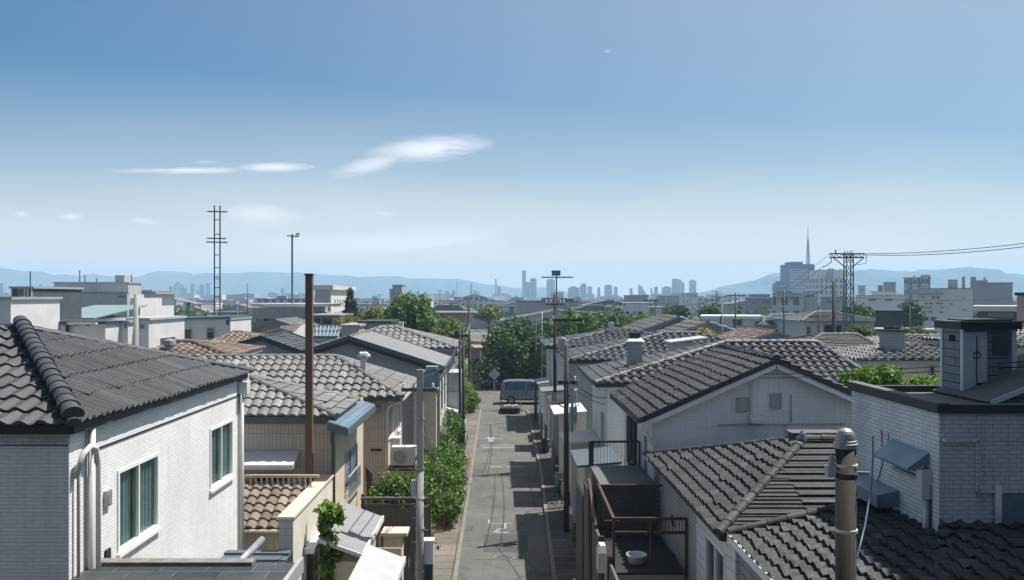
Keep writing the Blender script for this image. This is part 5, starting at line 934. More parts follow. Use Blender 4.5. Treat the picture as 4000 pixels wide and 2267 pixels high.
def gab(name, label, xa, ya, xl, yl, xr, yr, Y, dep, wmat, rmat, sty='lines', barge='dark_trim', wins=(), bw=.16, rw=.5, **ov):
    a, l, r = U(xa, ya, Y), U(xl, yl, Y), U(xr, yr, Y); t = thing(name, label, 'house', ((l[0]+r[0])/2, Y+dep/2, 0))
    kl = (a[2]-l[2])/(a[0]-l[0]); kr = (a[2]-r[2])/(r[0]-a[0]); L, R = l[0]+rw, r[0]-rw; zl, zr_ = l[2]+kl*rw-.06, r[2]+kr*rw-.06
    mb = MB(); y0, y1 = Y+.25, Y+dep-.25
    for y, fl in ((y0, 0), (y1, 1)):
        p = [(L, y, 0), (R, y, 0), (R, y, zr_), (a[0], y, a[2]-.08), (L, y, zl)]; mb.poly(*(p[::-1] if fl else p))
    mb.poly((L, y1, 0), (L, y0, 0), (L, y0, zl), (L, y1, zl)); mb.poly((R, y0, 0), (R, y1, 0), (R, y1, zr_), (R, y0, zr_)); mb.build('wall', wmat, t)
    gable(t, l[0], r[0], Y, Y+dep, l[2], a[0], a[2], sty, rmat, barge=barge, bw=bw, z1=r[2], r=.1, **ov)
    for w in wins: surf_win(t, 'F', y0, XW(w[0], y0), XW(w[1], y0), ZW(w[3], y0), ZW(w[2], y0))
    return t
def hp(name, label, x0, x1, ye, yr, xr0, xr1, Y, dep, wmat, rmat, sty='barrel', wins=(), rw=.45, fascia='grey_frame', r=.12, **ov):
    X0, X1, Z = XW(x0, Y), XW(x1, Y), ZW(ye, Y); Ym = Y+dep/2; t = thing(name, label, 'house', ((X0+X1)/2, Ym, 0))
    walls(t, X0+rw, X1-rw, Y+rw, Y+dep-rw, Z, wmat); hip(t, X0, X1, Y, Y+dep, Z, (XW(xr0, Ym), Ym, ZW(yr, Ym)), (XW(xr1, Ym)+.01, Ym, ZW(yr, Ym)), sty, rmat, r=r, fascia=fascia, **ov)
    for w in wins: surf_win(t, 'F', Y+rw, XW(w[0], Y+rw), XW(w[1], Y+rw), ZW(w[3], Y+rw), ZW(w[2], Y+rw))
    return t
def pl(x, yt, yb, Y, label, r=.06, mat='steel', arm=None, group=None):
    t = thing('utility_pole', label, 'pole', (XW(x, Y), Y, 0), group); MB().tube([(XW(x, Y), Y, 0), (XW(x, Y), Y, ZW(yt, Y))], r*1.1, 7, r*.9).build('shaft', mat, t, smooth=True)
    if arm:
        mb = MB()
        for dz in (.15, .75)[:arm]: mb.bar((XW(x, Y)-.7, Y, ZW(yt, Y)-dz), (XW(x, Y)+.7, Y, ZW(yt, Y)-dz), .07)
        mb.build('crossarm', mat, t)
    return t
# ---- left
blk('house', 'plain white windowless block at the left edge above the dark roof', 'house', -70, 27, 745, 45, 5, 'white_wall')
t, b = blk('house', 'dark glazed rooftop house with pale uprights near the left edge', 'house', 29, 82, 719, 60, 7, 'dark_wall', [(46, 70, 724, 762)])
for x in (29, 62, 70, 79): MB().box(XW(x, 60), XW(x+2.6, 60), 59.9, 59.99, ZW(768, 60), ZW(719, 60)).build('upright', 'white_wall', t)
sub(t, 'balcony', 27, 84, 762, 58.6, 1.3, 'grey_panel', ZW(779, 59)); sub(t, 'lower_wall', 28, 60, 779, 59.2, .75, 'white_wall', 0)
MB().tube([U(76, 722, 62), U(76, 682, 62)], .05, 6).build('antenna', 'steel', t)
t, b = blk('apartment_building', 'big stepped white apartment block on the left with rooftop box', 'building', 136, 322, 708, 110, 4, 'grey_wall', [(160, 185, 722, 728)], [(.1, .35, .2, .3)])  # white block with grey fronts: their shade is put into the colour
for nm, x0, x1, yt, Y, d, mt in (('lower_block', 81, 200, 740, 107.5, 2.4, 'grey_wall'), ('front_block', 199.5, 319, 738, 105, 4.9, 'grey_wall'), ('rooftop_box', 288.5, 312, 691, 112, 2.5, 'grey_wall'), ('side_block', 319.5, 346, 748, 106, 7.5, 'white_wall')): sub(t, nm, x0, x1, yt, Y, d, mt, 0 if 'roof' not in nm else b[4])
for x, y0 in ((213, 690), (200, 678), (330, 690), (242, 698)): MB().tube([U(x, 710, 111), U(x, y0, 111)], .07, 5).build('antenna', 'steel', t)
for (x0, x1, y0, y1) in ((296, 315, 742, 748), (325, 343, 770, 792), (268, 288, 785, 803), (216, 250, 785, 797)): surf_win(t, 'F', 105 if x0 < 318 else 106, XW(x0, 105), XW(x1, 105), ZW(y1, 105), ZW(y0, 105))
mb = MB(); mb.bar(U(210, 738, 105.3), U(322, 738, 105.3), .06); 
for i in range(12): mb.bar(U(212+i*10, 738, 105.3), U(212+i*10, 734, 105.3), .05)
mb.bar(U(212, 733.8, 105.3), U(322, 733.8, 105.3), .06); mb.build('roof_railing', 'steel', t)
t, b = blk('apartment_building', 'white balcony apartment house joined right of the big white block', 'building', 345, 381, 728, 118, 8, 'white_wall', [(352, 360, 747, 765), (364, 376, 747, 765)], [(.2, .5, .3, .55)]); sub(t, 'balcony', 348, 380, 765, 117, .95, 'white_wall', ZW(776, 117)); sub(t, 'roof_cap', 344, 391, 733, 117.5, 9, 'grey_frame', ZW(738, 117.5))
t = thing('shed', 'long low building with a pale teal roof before the white apartment block', 'shed', (XW(150, 78), 78, 0)); a = U(82, 801, 72); c = U(235, 801, 72); MB().box(a[0]+.2, c[0]-.2, 72.2, 82, 0, a[2]).build('wall', 'grey_wall', t); MB().hexa([(a[0], 72, a[2]), (c[0], 72, a[2]), (c[0], 83, a[2]+1.0), (a[0], 83, a[2]+1.0)], [(a[0], 72, a[2]+.1), (c[0], 72, a[2]+.1), (c[0], 83, a[2]+1.1), (a[0], 83, a[2]+1.1)]).build('roof', 'teal_roof', t)
t, b = blk('house', 'long low white house with dark eaves just behind the nearest roof', 'house', 62, 264, 807, 50, 5, 'white_wall', [], [], 'dark_trim'); sub(t, 'eave_board', 168, 240, 810, 49.6, .35, 'cream', ZW(815, 49.6)); sub(t, 'drain', 163, 168, 810, 49.7, .25, 'dark_trim', 0)
blk('house', 'small white house with a tubular rooftop ladder behind the nearest roof', 'house', 272, 321, 804, 52, 5, 'white_wall', [(262+13, 283, 818, 840), (312, 318, 812, 824)], [])
blk('house', 'white house with dark windows partly behind the square grey post', 'house', 322, 373, 798, 53, 6, 'white_wall', [(327, 340, 818, 842), (352, 362, 815, 825)], [(.3, .7, .5, .8)], 'grey_wall')
t, b = blk('house', 'white box house with sloping top, one square window and a recessed entrance', 'house', 422, 578, 799, 60, 5, 'white_wall', [(519, 538, 822, 851), (567, 576, 800, 816), (459, 481, 826, 862)], [], 'grey_frame', pw=.06, ph=.12)
X0, X1, Z = XW(421, 60), XW(579, 60), ZW(799, 60); MB().hexa([(X0, 59.9, Z+.003), (X1, 59.9, Z+.003), (X1, 65, Z+.003), (X0, 65, Z+.003)], [(X0, 59.9, Z+.02), (X1, 59.9, Z+.14), (X1, 65, Z+.14), (X0, 65, Z+.02)]).build('roof_sheet', 'slate_trim', t)
pl(341, 738, 0, 24, 'square grey post with one sunlit side, rising behind the nearest roof', .075, 'concrete_pole')
t = hp('tiled_house', 'terracotta brown low roofed house behind the nearest dark roof', 352, 575, 893, 858, 440, 480, 34, 5, 'tan_wall', 'tile_terra', 'wave', w=.35, l=.4); MB().lathe([(.34, 5.2), (.32, 5.7), (.22, 5.8), (.2, 6.1), (.26, 6.12), (.24, 6.3), (.1, 6.36)], XW(425, 35), 35, 12).build('vent_cowl', 'cap_metal', t)
hp('tiled_house', 'weathered brown tile roof house beside the white box house', 512, 668, 866, 834, 585, 610, 54, 6, 'tan_wall', 'tile_brown', 'barrel', w=.4, l=.5, amp=.08)
gab('gabled_house', 'grey plank gable with thick dark bargeboards behind the wide grey tile roof', 653, 846, 560, 876, 757, 884, 47, 6, 'grey_panel', 'tile_dark', bw=.28)
gab('gabled_house', 'tan gabled house with blue grey bargeboards left of the timber post', 690, 803, 605, 833, 752, 822, 76, 8, 'tan_wall', 'metal_sheet', barge='blue_metal', bw=.2)
gab('gabled_house', 'low house with a pinkish brown metal roof left of the timber post', 700, 822, 655, 838, 744, 836, 64, 6, 'grey_wall', 'tile_terra', barge='grey_frame')
t = thing('shed', 'white curved roof shed just left of the timber post', 'shed', (XW(735, 60), 60, 0)); mb = MB(); pts = [U(706, 846, 58), U(722, 841, 59), (U(740, 832, 60.5)), U(755, 818, 62), U(764, 814, 63)]
mb.f = []; 
for a, b in zip(pts, pts[1:]): mb.hexa([(a[0], a[1], 0), (b[0], b[1], 0), (b[0], b[1]+2, 0), (a[0], a[1]+2, 0)], [(a[0], a[1], a[2]), (b[0], b[1], b[2]), (b[0], b[1]+2, b[2]+.1), (a[0], a[1]+2, a[2]+.1)])
mb.build('roof', 'white_wall', t)
t = thing('greenhouse', 'slanted glass roof building right of the timber post', 'greenhouse', (XW(820, 62), 62, 0)); a, b = U(786, 846, 60), U(846, 846, 60); c, d = U(784, 819, 66), U(857, 819, 66)
mb = MB(); mb.hexa([(a[0], 60, 0), (b[0], 60, 0), (d[0], 66, 0), (c[0], 66, 0)], [(a[0], 60, a[2]-.06), (b[0], 60, a[2]-.06), (d[0], 66, c[2]-.06), (c[0], 66, c[2]-.06)]); mb.build('wall', 'grey_wall', t); MB().poly((a[0], 60, a[2]), (b[0], 60, a[2]), (d[0], 66, c[2]), (c[0], 66, c[2])).build('glazing', 'grey_glass', t)
mb = MB()
for i in range(8): f = i/7; mb.bar((a[0]+(b[0]-a[0])*f, 60, a[2]+.03), (c[0]+(d[0]-c[0])*f, 66, c[2]+.03), .12, .06)
for f in (.0, .5, 1): mb.bar((a[0]+(c[0]-a[0])*f, 60+6*f, a[2]+(c[2]-a[2])*f+.05), (b[0]+(d[0]-b[0])*f, 60+6*f, a[2]+(c[2]-a[2])*f+.05), .14, .08)
mb.build('glazing_bars', 'cap_metal', t)
blk('shed', 'pinkish ribbed metal shed beside the glass roof', 'shed', 856, 900, 815, 63, 5, 'pink_wall', (), (), 'grey_frame'); blk('shed', 'long tan shed with dark flat roof in front of the olive tree', 'shed', 900, 980, 806, 66, 5, 'tan_wall', (), (), 'dark_trim')
blk('house', 'flat roofed house with grey glazing under the square beige block', 'house', 786, 838, 790, 88, 7, 'tan_wall', [(788, 806, 798, 816), (808, 834, 798, 816)], (), 'cap_metal', pw=.7)
t, b = blk('building', 'tan building with a pale round edged flat roof under the floodlight mast', 'building', 640, 772, 786, 95, 9, 'tan_wall', [(660, 676, 794, 808), (745, 752, 790, 800)], (), 'concrete', pw=.6, ph=.6); sub(t, 'band', 634, 776, 772, 94.4, 10, 'concrete', b[4]+.003)
mb = MB(); n = 24; cx_, cy_ = (b[0]+b[1])/2+.6, 99.4
for zz in (0, 1):
    for j in range(n): mb.v.append((cx_+(5.0+.5*zz)*math.cos(6.2832*j/n), cy_+4.6*math.sin(6.2832*j/n), b[4]+.72+zz*.35))
for j in range(n): mb.f.append((j, (j+1) % n, n+(j+1) % n, n+j))
mb.f.append(tuple(range(n, 2*n))); mb.build('canopy', 'white_metal', t)
t, b = blk('building', 'square beige block with sunlit slotted side wall and white cornice', 'building', 790, 828.5, 716, 130, 20, 'grey_wall', [(800, 809, 771, 776)], [], 'cream', pw=.5, ph=.7)
MB().box(b[1]+.003, b[1]+.08, 130.1, 149.9, 0, b[4]-.75).build('side_wall', 'stucco_pale', t)
for r_ in (.46, .66):
    for i in range(7): surf_win(t, 'R', b[1]+.083, 133+i*2.2, 133.6+i*2.2, b[4]*r_, b[4]*(r_+.12), gm='dark_void', fm='tan_wall', fw=.1)
t, b = blk('building', 'narrow grey tower block rising over the big round tree', 'building', 984.5, 1008, 714.5, 190, 8, 'far_grey'); sub(t, 'side_lift', 977, 984, 725, 191, 5, 'far_white', 0)
blk('warehouse', 'low warehouse with wide pale roof right of the big round tree', 'warehouse', 1074, 1172, 784, 120, 12, 'tan_wall', [(1100, 1112, 788, 796)], (), 'metal_sheet', pw=1.2, ph=.25); hp('warehouse', 'second pale hip roof behind the low warehouse', 1080, 1165, 778, 766, 1095, 1150, 135, 12, 'grey_wall', 'metal_sheet', 'lines')
blk('house', 'tan house wall with dark gate at the left end of the street', 'house', 1180, 1206, 872, 74, 3, 'tan_wall', [(1184, 1191, 905, 960)], (), 'tan_wall')
# ---- left and central trees
tree('conifer', 'narrow dark conifer beside the square beige block', 'tree', [((XW(879, 100), 100, 8.2), (.35, .4, 1.0)), ((XW(878, 100), 100, 7.2), (.6, .6, .8)), ((XW(880, 100), 100, 6.2), (.85, .8, .8)), ((XW(878, 100), 100, 5.0), (1.1, 1, 1)), ((XW(886, 100), 100, 6.8), (.4, .5, .9))], 6000, .16, 'leaf_conifer', (XW(879, 100), 100, 0), .15)
tree('tree', 'big round dark green tree left of centre', 'tree', blobset(945, 1108, 726, 870, 82, 5, 8, 21), 18000, .19, 'leaf_green', (XW(1025, 82), 82, 0), .3)
tree('tree', 'olive brown tree left of the big round tree', 'tree', blobset(895, 985, 764, 850, 92, 4, 6, 22), 9000, .17, 'leaf_olive', (XW(940, 92), 92, 0), .2)
tree('bush', 'yellow green shrubs at the foot of the conifer', 'bush', blobset(835, 912, 788, 840, 84, 3, 6, 23), 6000, .15, 'leaf_yellow', (XW(870, 84), 84, 0), .1)
tree('tree', 'feathery yellow green tree before the low warehouse', 'tree', blobset(1078, 1182, 786, 900, 72, 4, 7, 24), 11000, .15, 'leaf_soft', (XW(1130, 72), 72, 0), .18)
tree('bush', 'dark bush between the white houses on the left', 'bush', blobset(366, 428, 806, 860, 66, 3, 5, 25), 5000, .13, 'leaf_soft', (XW(396, 66), 66, 0), .1)
tree('bush', 'green bush right of the white box house', 'bush', blobset(577, 604, 785, 840, 70, 2, 4, 26), 3500, .13, 'leaf_soft', (XW(590, 70), 70, 0), .1)
tree('tree', 'hazy low trees beyond the warehouse near the centre', 'tree', blobset(1190, 1260, 764, 800, 150, 6, 5, 27), 4000, .3, 'leaf_soft', (XW(1225, 150), 150, 0), .2)
# ---- masts
t = thing('ladder_mast', 'tall twin rail ladder mast with crossarms against the sky', 'mast', (XW(545, 66), 66, 0)); mb = MB()
for x in (538, 552): mb.bar((XW(x, 66), 66, 0), (XW(x, 66), 66, ZW(516, 66)), .085)
mb.build('rail', 'steel', t); mb = MB()
for y in (552, 588, 640, 672, 695, 700, 722, 745, 765, 780): mb.bar(U(538, y, 66), U(552, y, 66), .06)
mb.build('rung', 'steel', t)
for y, xa, xb in ((531, 520, 570), (598, 520, 567), (607.5, 518, 571)): MB().bar(U(xa, y, 65.93), U(xb, y+1, 65.93), .09).build('crossarm', 'steel', t)
t = thing('floodlight_mast', 'slender mast with small floodlight frame at its top', 'mast', (XW(733, 99.4), 99.4, 0)); MB().tube([(XW(733, 99.4), 99.4, ZW(767, 99.4)-.3), U(733, 588, 99.4)], .11, 8).build('pole', 'steel', t); mb = MB(); mb.bar(U(720, 592, 99.4), U(744, 594, 99.4), .12)
for a, b in (((743, 587), (750, 586)), ((750, 586), (749, 593)), ((749, 593), (743, 594)), ((743, 594), (743, 587))): mb.bar(U(*a, 99.4), U(*b, 99.4), .13)
mb.build('floodlight', 'steel', t)
pl(596, 767, 824, 70, 'dark stub pole beside the green bush right of the white box house', .05); pl(620.5, 711, 768, 160, 'faint thin antenna mast right of the ladder mast', .1)
# ---- centre and right
t, b = blk('warehouse', 'long ribbed grey hall straight above the street end', 'warehouse', 1298, 1450, 755, 160, 14, 'grey_panel', (), (), 'dark_trim'); sub(t, 'roof_plant', 1360, 1400, 747, 162, 3, 'grey_wall', b[4]+.003); sub(t, 'roof_garden', 1404, 1440, 749, 164, 3, 'far_blue', b[4]+.003)
gab('warehouse', 'wide pale blue grey shed with a shallow roof above the street trees', 1400, 779, 1255, 806, 1500, 786, 120, 12, 'blue_wall', 'metal_sheet', barge='grey_frame'); hp('warehouse', 'grey shallow hip roof right of the ribbed hall', 1440, 1548, 778, 767, 1470, 1510, 130, 12, 'blue_wall', 'metal_sheet', 'lines')
blk('building', 'white low building with dark square windows above the street trees', 'building', 1562, 1626, 760, 130, 10, 'far_white', [(1570, 1580, 781, 790), (1588, 1594, 781, 790), (1600, 1612, 781, 790), (1606, 1612, 796, 804)])
gab('gabled_house', 'pale blue grey gable with vent slot and striped left roof slope', 1702, 795, 1598, 832, 1752, 810, 66, 8, 'blue_wall', 'tile_mid', 'barrel', w=.5, l=.6, amp=.09, wins=[(1700, 1704, 803, 818)], barge='grey_frame', bw=.14)
gab('gabled_house', 'dark grey gabled house behind the yellow green rooftop shrub', 1776, 808, 1684, 842, 1846, 830, 60, 7, 'grey_wall', 'tile_mid', 'far', barge='grey_frame', bw=.14)
tree('bush', 'yellow green shrub between the dark gabled roofs', 'bush', blobset(1733, 1812, 822, 880, 50, 2.5, 6, 31), 5000, .11, 'leaf_yellow', (XW(1772, 50), 50, 0), .08)
gab('gabled_house', 'pale green blue gabled house with reddish brown roof', 1948, 831, 1800, 878, 2012, 852, 52, 7, 'blue_wall', 'tile_terra', 'lines', barge='pink_wall', bw=.12, wins=[(1989, 1993, 846, 852)])
t, b = blk('building', 'long white flat roofed building behind the brown roofed house', 'building', 1758, 1912, 793, 86, 6, 'white_wall', [(1838, 1862, 801, 818), (1893, 1905, 806, 822)], (), 'white_frame', ph=.3); sub(t, 'dark_bay', 1808, 1812, 793, 85.8, .15, 'dark_wall', 0)
hp('tiled_house', 'wide grey hip roof house left of the lattice pylon', 1905, 2060, 816, 789, 1935, 2010, 84, 10, 'grey_wall', 'metal_sheet', 'lines', [(1925, 1940, 822, 836), (2005, 2016, 822, 840)])
hp('tiled_house', 'broad pale roofed house with glazed front right of the lattice pylon', 2010, 2212, 806, 783, 2045, 2090, 76, 10, 'white_wall', 'metal_sheet', 'lines', [(2022, 2034, 820, 845), (2066, 2090, 815, 845), (2095, 2112, 815, 845)])
t = hp('tiled_house', 'cream house with ribbed grey roof and dark doorway, right of centre', 2003, 2218, 878, 840, 2060, 2150, 45, 6.5, 'cream', 'tile_mid', 'lines', [(2090, 2113, 892, 930), (2070, 2088, 896, 930)]); mb = MB(); mb.box(XW(2070, 44.9), XW(2108, 44.9), 44.8, 44.95, ZW(880, 45), ZW(869, 45)); mb.build('eave_panel', 'grey_wall', t)
t = hp('tiled_house', 'low cream house with dark barrel tile roof and square grey chimney', 2160, 2460, 905, 866, 2262, 2285, 36, 6, 'cream', 'tile_mid', 'barrel', [(2240, 2252, 920, 945), (2330, 2345, 918, 945)], w=.4, l=.45, amp=.09); X0, X1 = XW(2216, 38), XW(2260, 38); ch = MB().box(X0, X1, 37.6, 38.4, 5.4, ZW(832, 38)).build('chimney', 'grey_panel', t); mb = MB(); mb.box(X0-.06, X1+.06, 37.5, 38.5, ZW(832, 38)+.003, ZW(827, 38)); mb.build('collar', 'dark_trim', ch); mb = MB(); mb.box(X0+.1, X0+.3, 37.8, 38.2, ZW(827, 38)+.003, ZW(819, 38)); mb.box(X0+.42, X0+.65, 37.8, 38.2, ZW(827, 38)+.003, ZW(820, 38)); mb.build('flue', 'dark_trim', ch)
hp('tiled_house', 'long low tiled roof behind the square grey chimney', 2225, 2420, 868, 843, 2250, 2400, 47, 6, 'grey_wall', 'tile_mid', 'barrel', w=.45, l=.5, amp=.08)
blk('shed', 'dark blank walled shed between the pylon and the white mid rise', 'shed', 2197, 2262, 779, 70, 5, 'dark_wall', (), (), 'dark_trim'); blk('shed', 'brown low wall building before the dark shed', 'shed', 2196, 2340, 826, 64, 3, 'tan_wall', (), (), 'grey_frame')
blk('building', 'cream flat roofed building with dark wall at the right edge', 'building', 2450, 2550, 768, 80, 7, 'dark_wall', [(2480, 2540, 786, 793)], (), 'cream', ph=.5, pw=.4); blk('building', 'brown ribbed column like block at the very right edge', 'building', 2551, 2600, 734, 40, 2.5, 'pink_wall', (), (), 'dark_trim')
hp('tiled_house', 'patterned tile roof at the right edge behind the siding chimney tower', 2520, 2760, 872, 828, 2600, 2680, 26, 5, 'grey_wall', 'tile_mid', 'barrel'); 
# pylon with wires
PY = 62; t = thing('lattice_pylon', 'black lattice pylon with wide crossarm carrying wires on the right', 'pylon', (XW(2129, PY), PY, 0)); w_ = .24; X = XW(2129, PY); zt = ZW(637, PY)
for sx in (-1, 1):
    for sy in (-1, 1): MB().bar((X+sx*w_*1.4, PY+sy*w_, 0), (X+sx*w_, PY+sy*w_, zt), .06).build('leg', 'steel', t)
mb = MB(); z = 3.5; st_ = 1.0
while z < zt-.3:
    for sy in (-1, 1): mb.bar((X-w_, PY+sy*w_, z), (X+w_, PY+sy*w_, z+st_), .03); mb.bar((X+w_, PY+sy*w_, z), (X-w_, PY+sy*w_, z+st_), .03)
    for sx in (-1, 1): mb.bar((X+sx*w_, PY-w_, z), (X+sx*w_, PY+w_, z+st_), .03)
    z += st_
mb.build('lattice', 'steel', t)
mb = MB(); l, r = XW(2083, PY), XW(2166, PY)
for dz in (0, -.28): mb.bar((l, PY-.15, zt+dz), (r, PY-.15, zt+dz), .08); mb.bar((l, PY+.15, zt+dz), (r, PY+.15, zt+dz), .08)
for i in range(12): a = l+(r-l)*i/12; b = l+(r-l)*(i+1)/12; mb.bar((a, PY-.15, zt-(.28 if i % 2 else 0)), (b, PY-.15, zt-(0 if i % 2 else .28)), .04)
mb.bar((X-1.1, PY, zt-.3), (X-.25, PY, zt-1.0), .06); mb.bar((X+1.1, PY, zt-.3), (X+.25, PY, zt-1.0), .06); mb.build('crossarm', 'steel', t)
mb = MB(); mb.tube([(l, PY, zt), (l+.1, PY, zt-.6), (l-.5, PY, zt-1.0), (l-.55, PY, zt-.9)], .03, 5); mb.tube([(r, PY, zt), (r+.25, PY, zt-.2), (r+.2, PY, zt-.7), (r-.45, PY, zt-.8)], .025, 5); mb.tube([(l+.4, PY, zt+.02), (l+.4, PY, zt+.3)], .05, 6); mb.build('fittings', 'steel', t)
cable((r, PY, zt), U(2700, 594, 47), .25, 'upper power wire from the pylon to the right edge', .022); cable((r, PY-.2, zt-.1), U(2700, 602, 46), .3, 'lower power wire from the pylon to the right edge', .022)
cable((l, PY, zt), U(1880, 752, 170), 1.0, 'upper power wire from the pylon down to the left', .014); cable((l-.5, PY, zt-.9), U(1870, 762, 170), 1.2, 'lower power wire from the pylon down to the left', .014)
for x, yt, Y, lb, r_, m_, a_ in ((1633, 750, 80, 'thin dark pole left of the pale striped gable', .05, 'dark_pole', 1), (1645, 768, 72, 'short dark pole right beside the thin pole at the striped gable', .05, 'dark_pole', 0), (1735.6, 750, 90, 'thin pole above the dark grey gable', .06, 'steel', 0), (1798.7, 730, 120, 'hazy pole with bracket under the blue hills', .12, 'steel', 1), (1811.7, 740, 58, 'pale slim pole at the brown roofed house', .045, 'concrete_pole', 1), (1845.4, 736, 62, 'dark pole behind the brown roofed house', .07, 'dark_pole', 1), (1831.5, 736, 110, 'faint pole between the two poles at the brown roof', .07, 'steel', 0), (1910, 753, 78, 'dark pole in front of the long white building', .06, 'dark_pole', 0), (1967, 729, 75, 'double pole before the grey hip roof', .09, 'steel', 2), (2055.6, 788, 58, 'short thick black post left of the lattice pylon', .13, 'dark_pole', 1), (2092, 706, 55, 'tall black post just left of the lattice pylon', .13, 'dark_pole', 0), (2283, 766, 90, 'grey street lamp post before the white mid rise', .06, 'steel', 1), (952, 738, 150, 'distant T shaped antenna beside the olive tree', .08, 'steel', 1), (1104, 728, 170, 'distant twin lamp over the low warehouse', .09, 'steel', 1), (1080, 738, 180, 'distant lamp post right of the big round tree', .08, 'steel', 1), (1670, 746, 130, 'faint pole above the green bush on the right', .07, 'steel', 0), (2150, 740, 120, 'thin hazy pole right of the pylon legs', .06, 'steel', 0), (1360, 783, 70, 'slim pipe like pole among the street trees', .04, 'cap_metal', 0)): pl(x, yt, 0, Y, lb, r_, m_, a_)
for a, b, s, lb in (((1798, 735, 120), (2000, 742, 118), .6, 'long thin wire running right from the hazy bracket pole'), ((1633, 752, 80), (1811, 745, 60), .6, 'wire between the thin dark pole and the pale slim pole'), ((1845, 740, 62), (1967, 733, 75), .5, 'wire between the dark pole and the double pole'), ((1910, 756, 78), (2092, 715, 56), .5, 'wire rising to the tall black post'), ((2092, 742, 55), (2600, 744, 60), .3, 'horizontal wire across the white mid rise'), ((1177, 748, 60), (1020, 770, 120), .6, 'wire leaving the corner pole to the far left'), ((130, 770, 100), (318, 768, 100), .3, 'wire across the front of the white apartment block')): cable(U(*a), U(*b), s, lb, .022)
tree('tree', 'small round green tree at the far end right of centre', 'tree', blobset(1668, 1722, 768, 800, 120, 5, 5, 41), 3500, .24, 'leaf_dark', (XW(1695, 120), 120, 0), .15); tree('tree', 'second small green tree further right under the hills', 'tree', blobset(1763, 1812, 763, 800, 115, 5, 5, 42), 3500, .24, 'leaf_dark', (XW(1788, 115), 115, 0), .15)
tree('tree', 'large dark green tree behind the lattice pylon', 'tree', blobset(2090, 2198, 758, 850, 100, 6, 7, 43), 9000, .22, 'leaf_dark', (XW(2145, 100), 100, 0), .25); tree('bush', 'small bush at the foot of the lattice pylon', 'bush', blobset(2128, 2182, 812, 860, 58, 2, 5, 44), 3500, .12, 'leaf_soft', (XW(2155, 58), 58, 0), .07); tree('tree', 'tall thin tree beside the white mid rise', 'tree', blobset(2262, 2306, 752, 820, 110, 4, 5, 45), 4000, .22, 'leaf_dark', (XW(2284, 110), 110, 0), .15); tree('bush', 'low bushes before the brown low wall building', 'bush', blobset(2262, 2330, 822, 850, 58, 2, 5, 46), 3000, .11, 'leaf_soft', (XW(2296, 58), 58, 0), .06); tree('bush', 'green shrubs below the pale striped gable', 'bush', blobset(1560, 1690, 786, 820, 96, 3, 6, 47), 4500, .2, 'leaf_green', (XW(1625, 96), 96, 0), .1)
# ---- mid-rise blocks on the right
def grid(x0, x1, n, y0, y1, m): return [(x0+(x1-x0)*i/n+1.0, x0+(x1-x0)*(i+1)/n-1.0, y0+(y1-y0)*j/m+2, y0+(y1-y0)*(j+1)/m-1.5) for i in range(n) for j in range(m)]
t, b = blk('apartment_building', 'white mid rise with rows of small windows on the right', 'building', 2304.6, 2440, 723, 130, 14, 'far_white', [(2310, 2320, 745, 749), (2338, 2346, 744, 750), (2349, 2358, 744, 750), (2319, 2327, 759, 764), (2331, 2340, 759, 764), (2348, 2356, 759, 764), (2358, 2366, 759, 764), (2320, 2326, 769, 774), (2329, 2337, 769, 774), (2360, 2367, 769, 774), (2318, 2324, 781, 786), (2328, 2340, 781, 786), (2356, 2366, 781, 786), (2312, 2330, 795, 806), (2334, 2350, 795, 806), (2385, 2390, 760, 766), (2412, 2426, 776, 780), (2415, 2421, 746, 750)], lwins=[(.2, .4, .5, .6)]); MB().box(XW(2304.6, 130)-.1, XW(2367, 130), 129.5, 130, ZW(736, 130)-.3, ZW(736, 130)).build('ledge', 'grey_frame', t)
sub(t, 'rooftop_box', 2345, 2369, 702, 134, 5, 'far_grey', b[4]+.003); sub(t, 'rooftop_stack', 2372, 2379.6, 695, 135, 3, 'far_grey', b[4]+.003); sub(t, 'rooftop_stack', 2393.6, 2406, 696, 135, 3, 'far_grey', b[4]+.003)
t, b = blk('building', 'wide grey blank walled block right of the white mid rise', 'building', 2436, 2540, 709, 160, 16, 'far_grey'); sub(t, 'rooftop_box', 2426, 2471, 703, 161, 6, 'far_grey', 0); sub(t, 'rooftop_stack', 2444, 2452, 695, 163, 3, 'far_white', ZW(703, 161)+.003)
t, b = blk('building', 'grey gridded tower with roof box behind the white mid rise', 'building', 2267.5, 2334, 696, 260, 20, 'far_facade', pw=.3); sub(t, 'rooftop_box', 2293.7, 2317, 690, 264, 8, 'far_grey', b[4]+.003); sub(t, 'rooftop_stack', 2276, 2280, 691, 264, 3, 'far_grey', b[4]+.003)
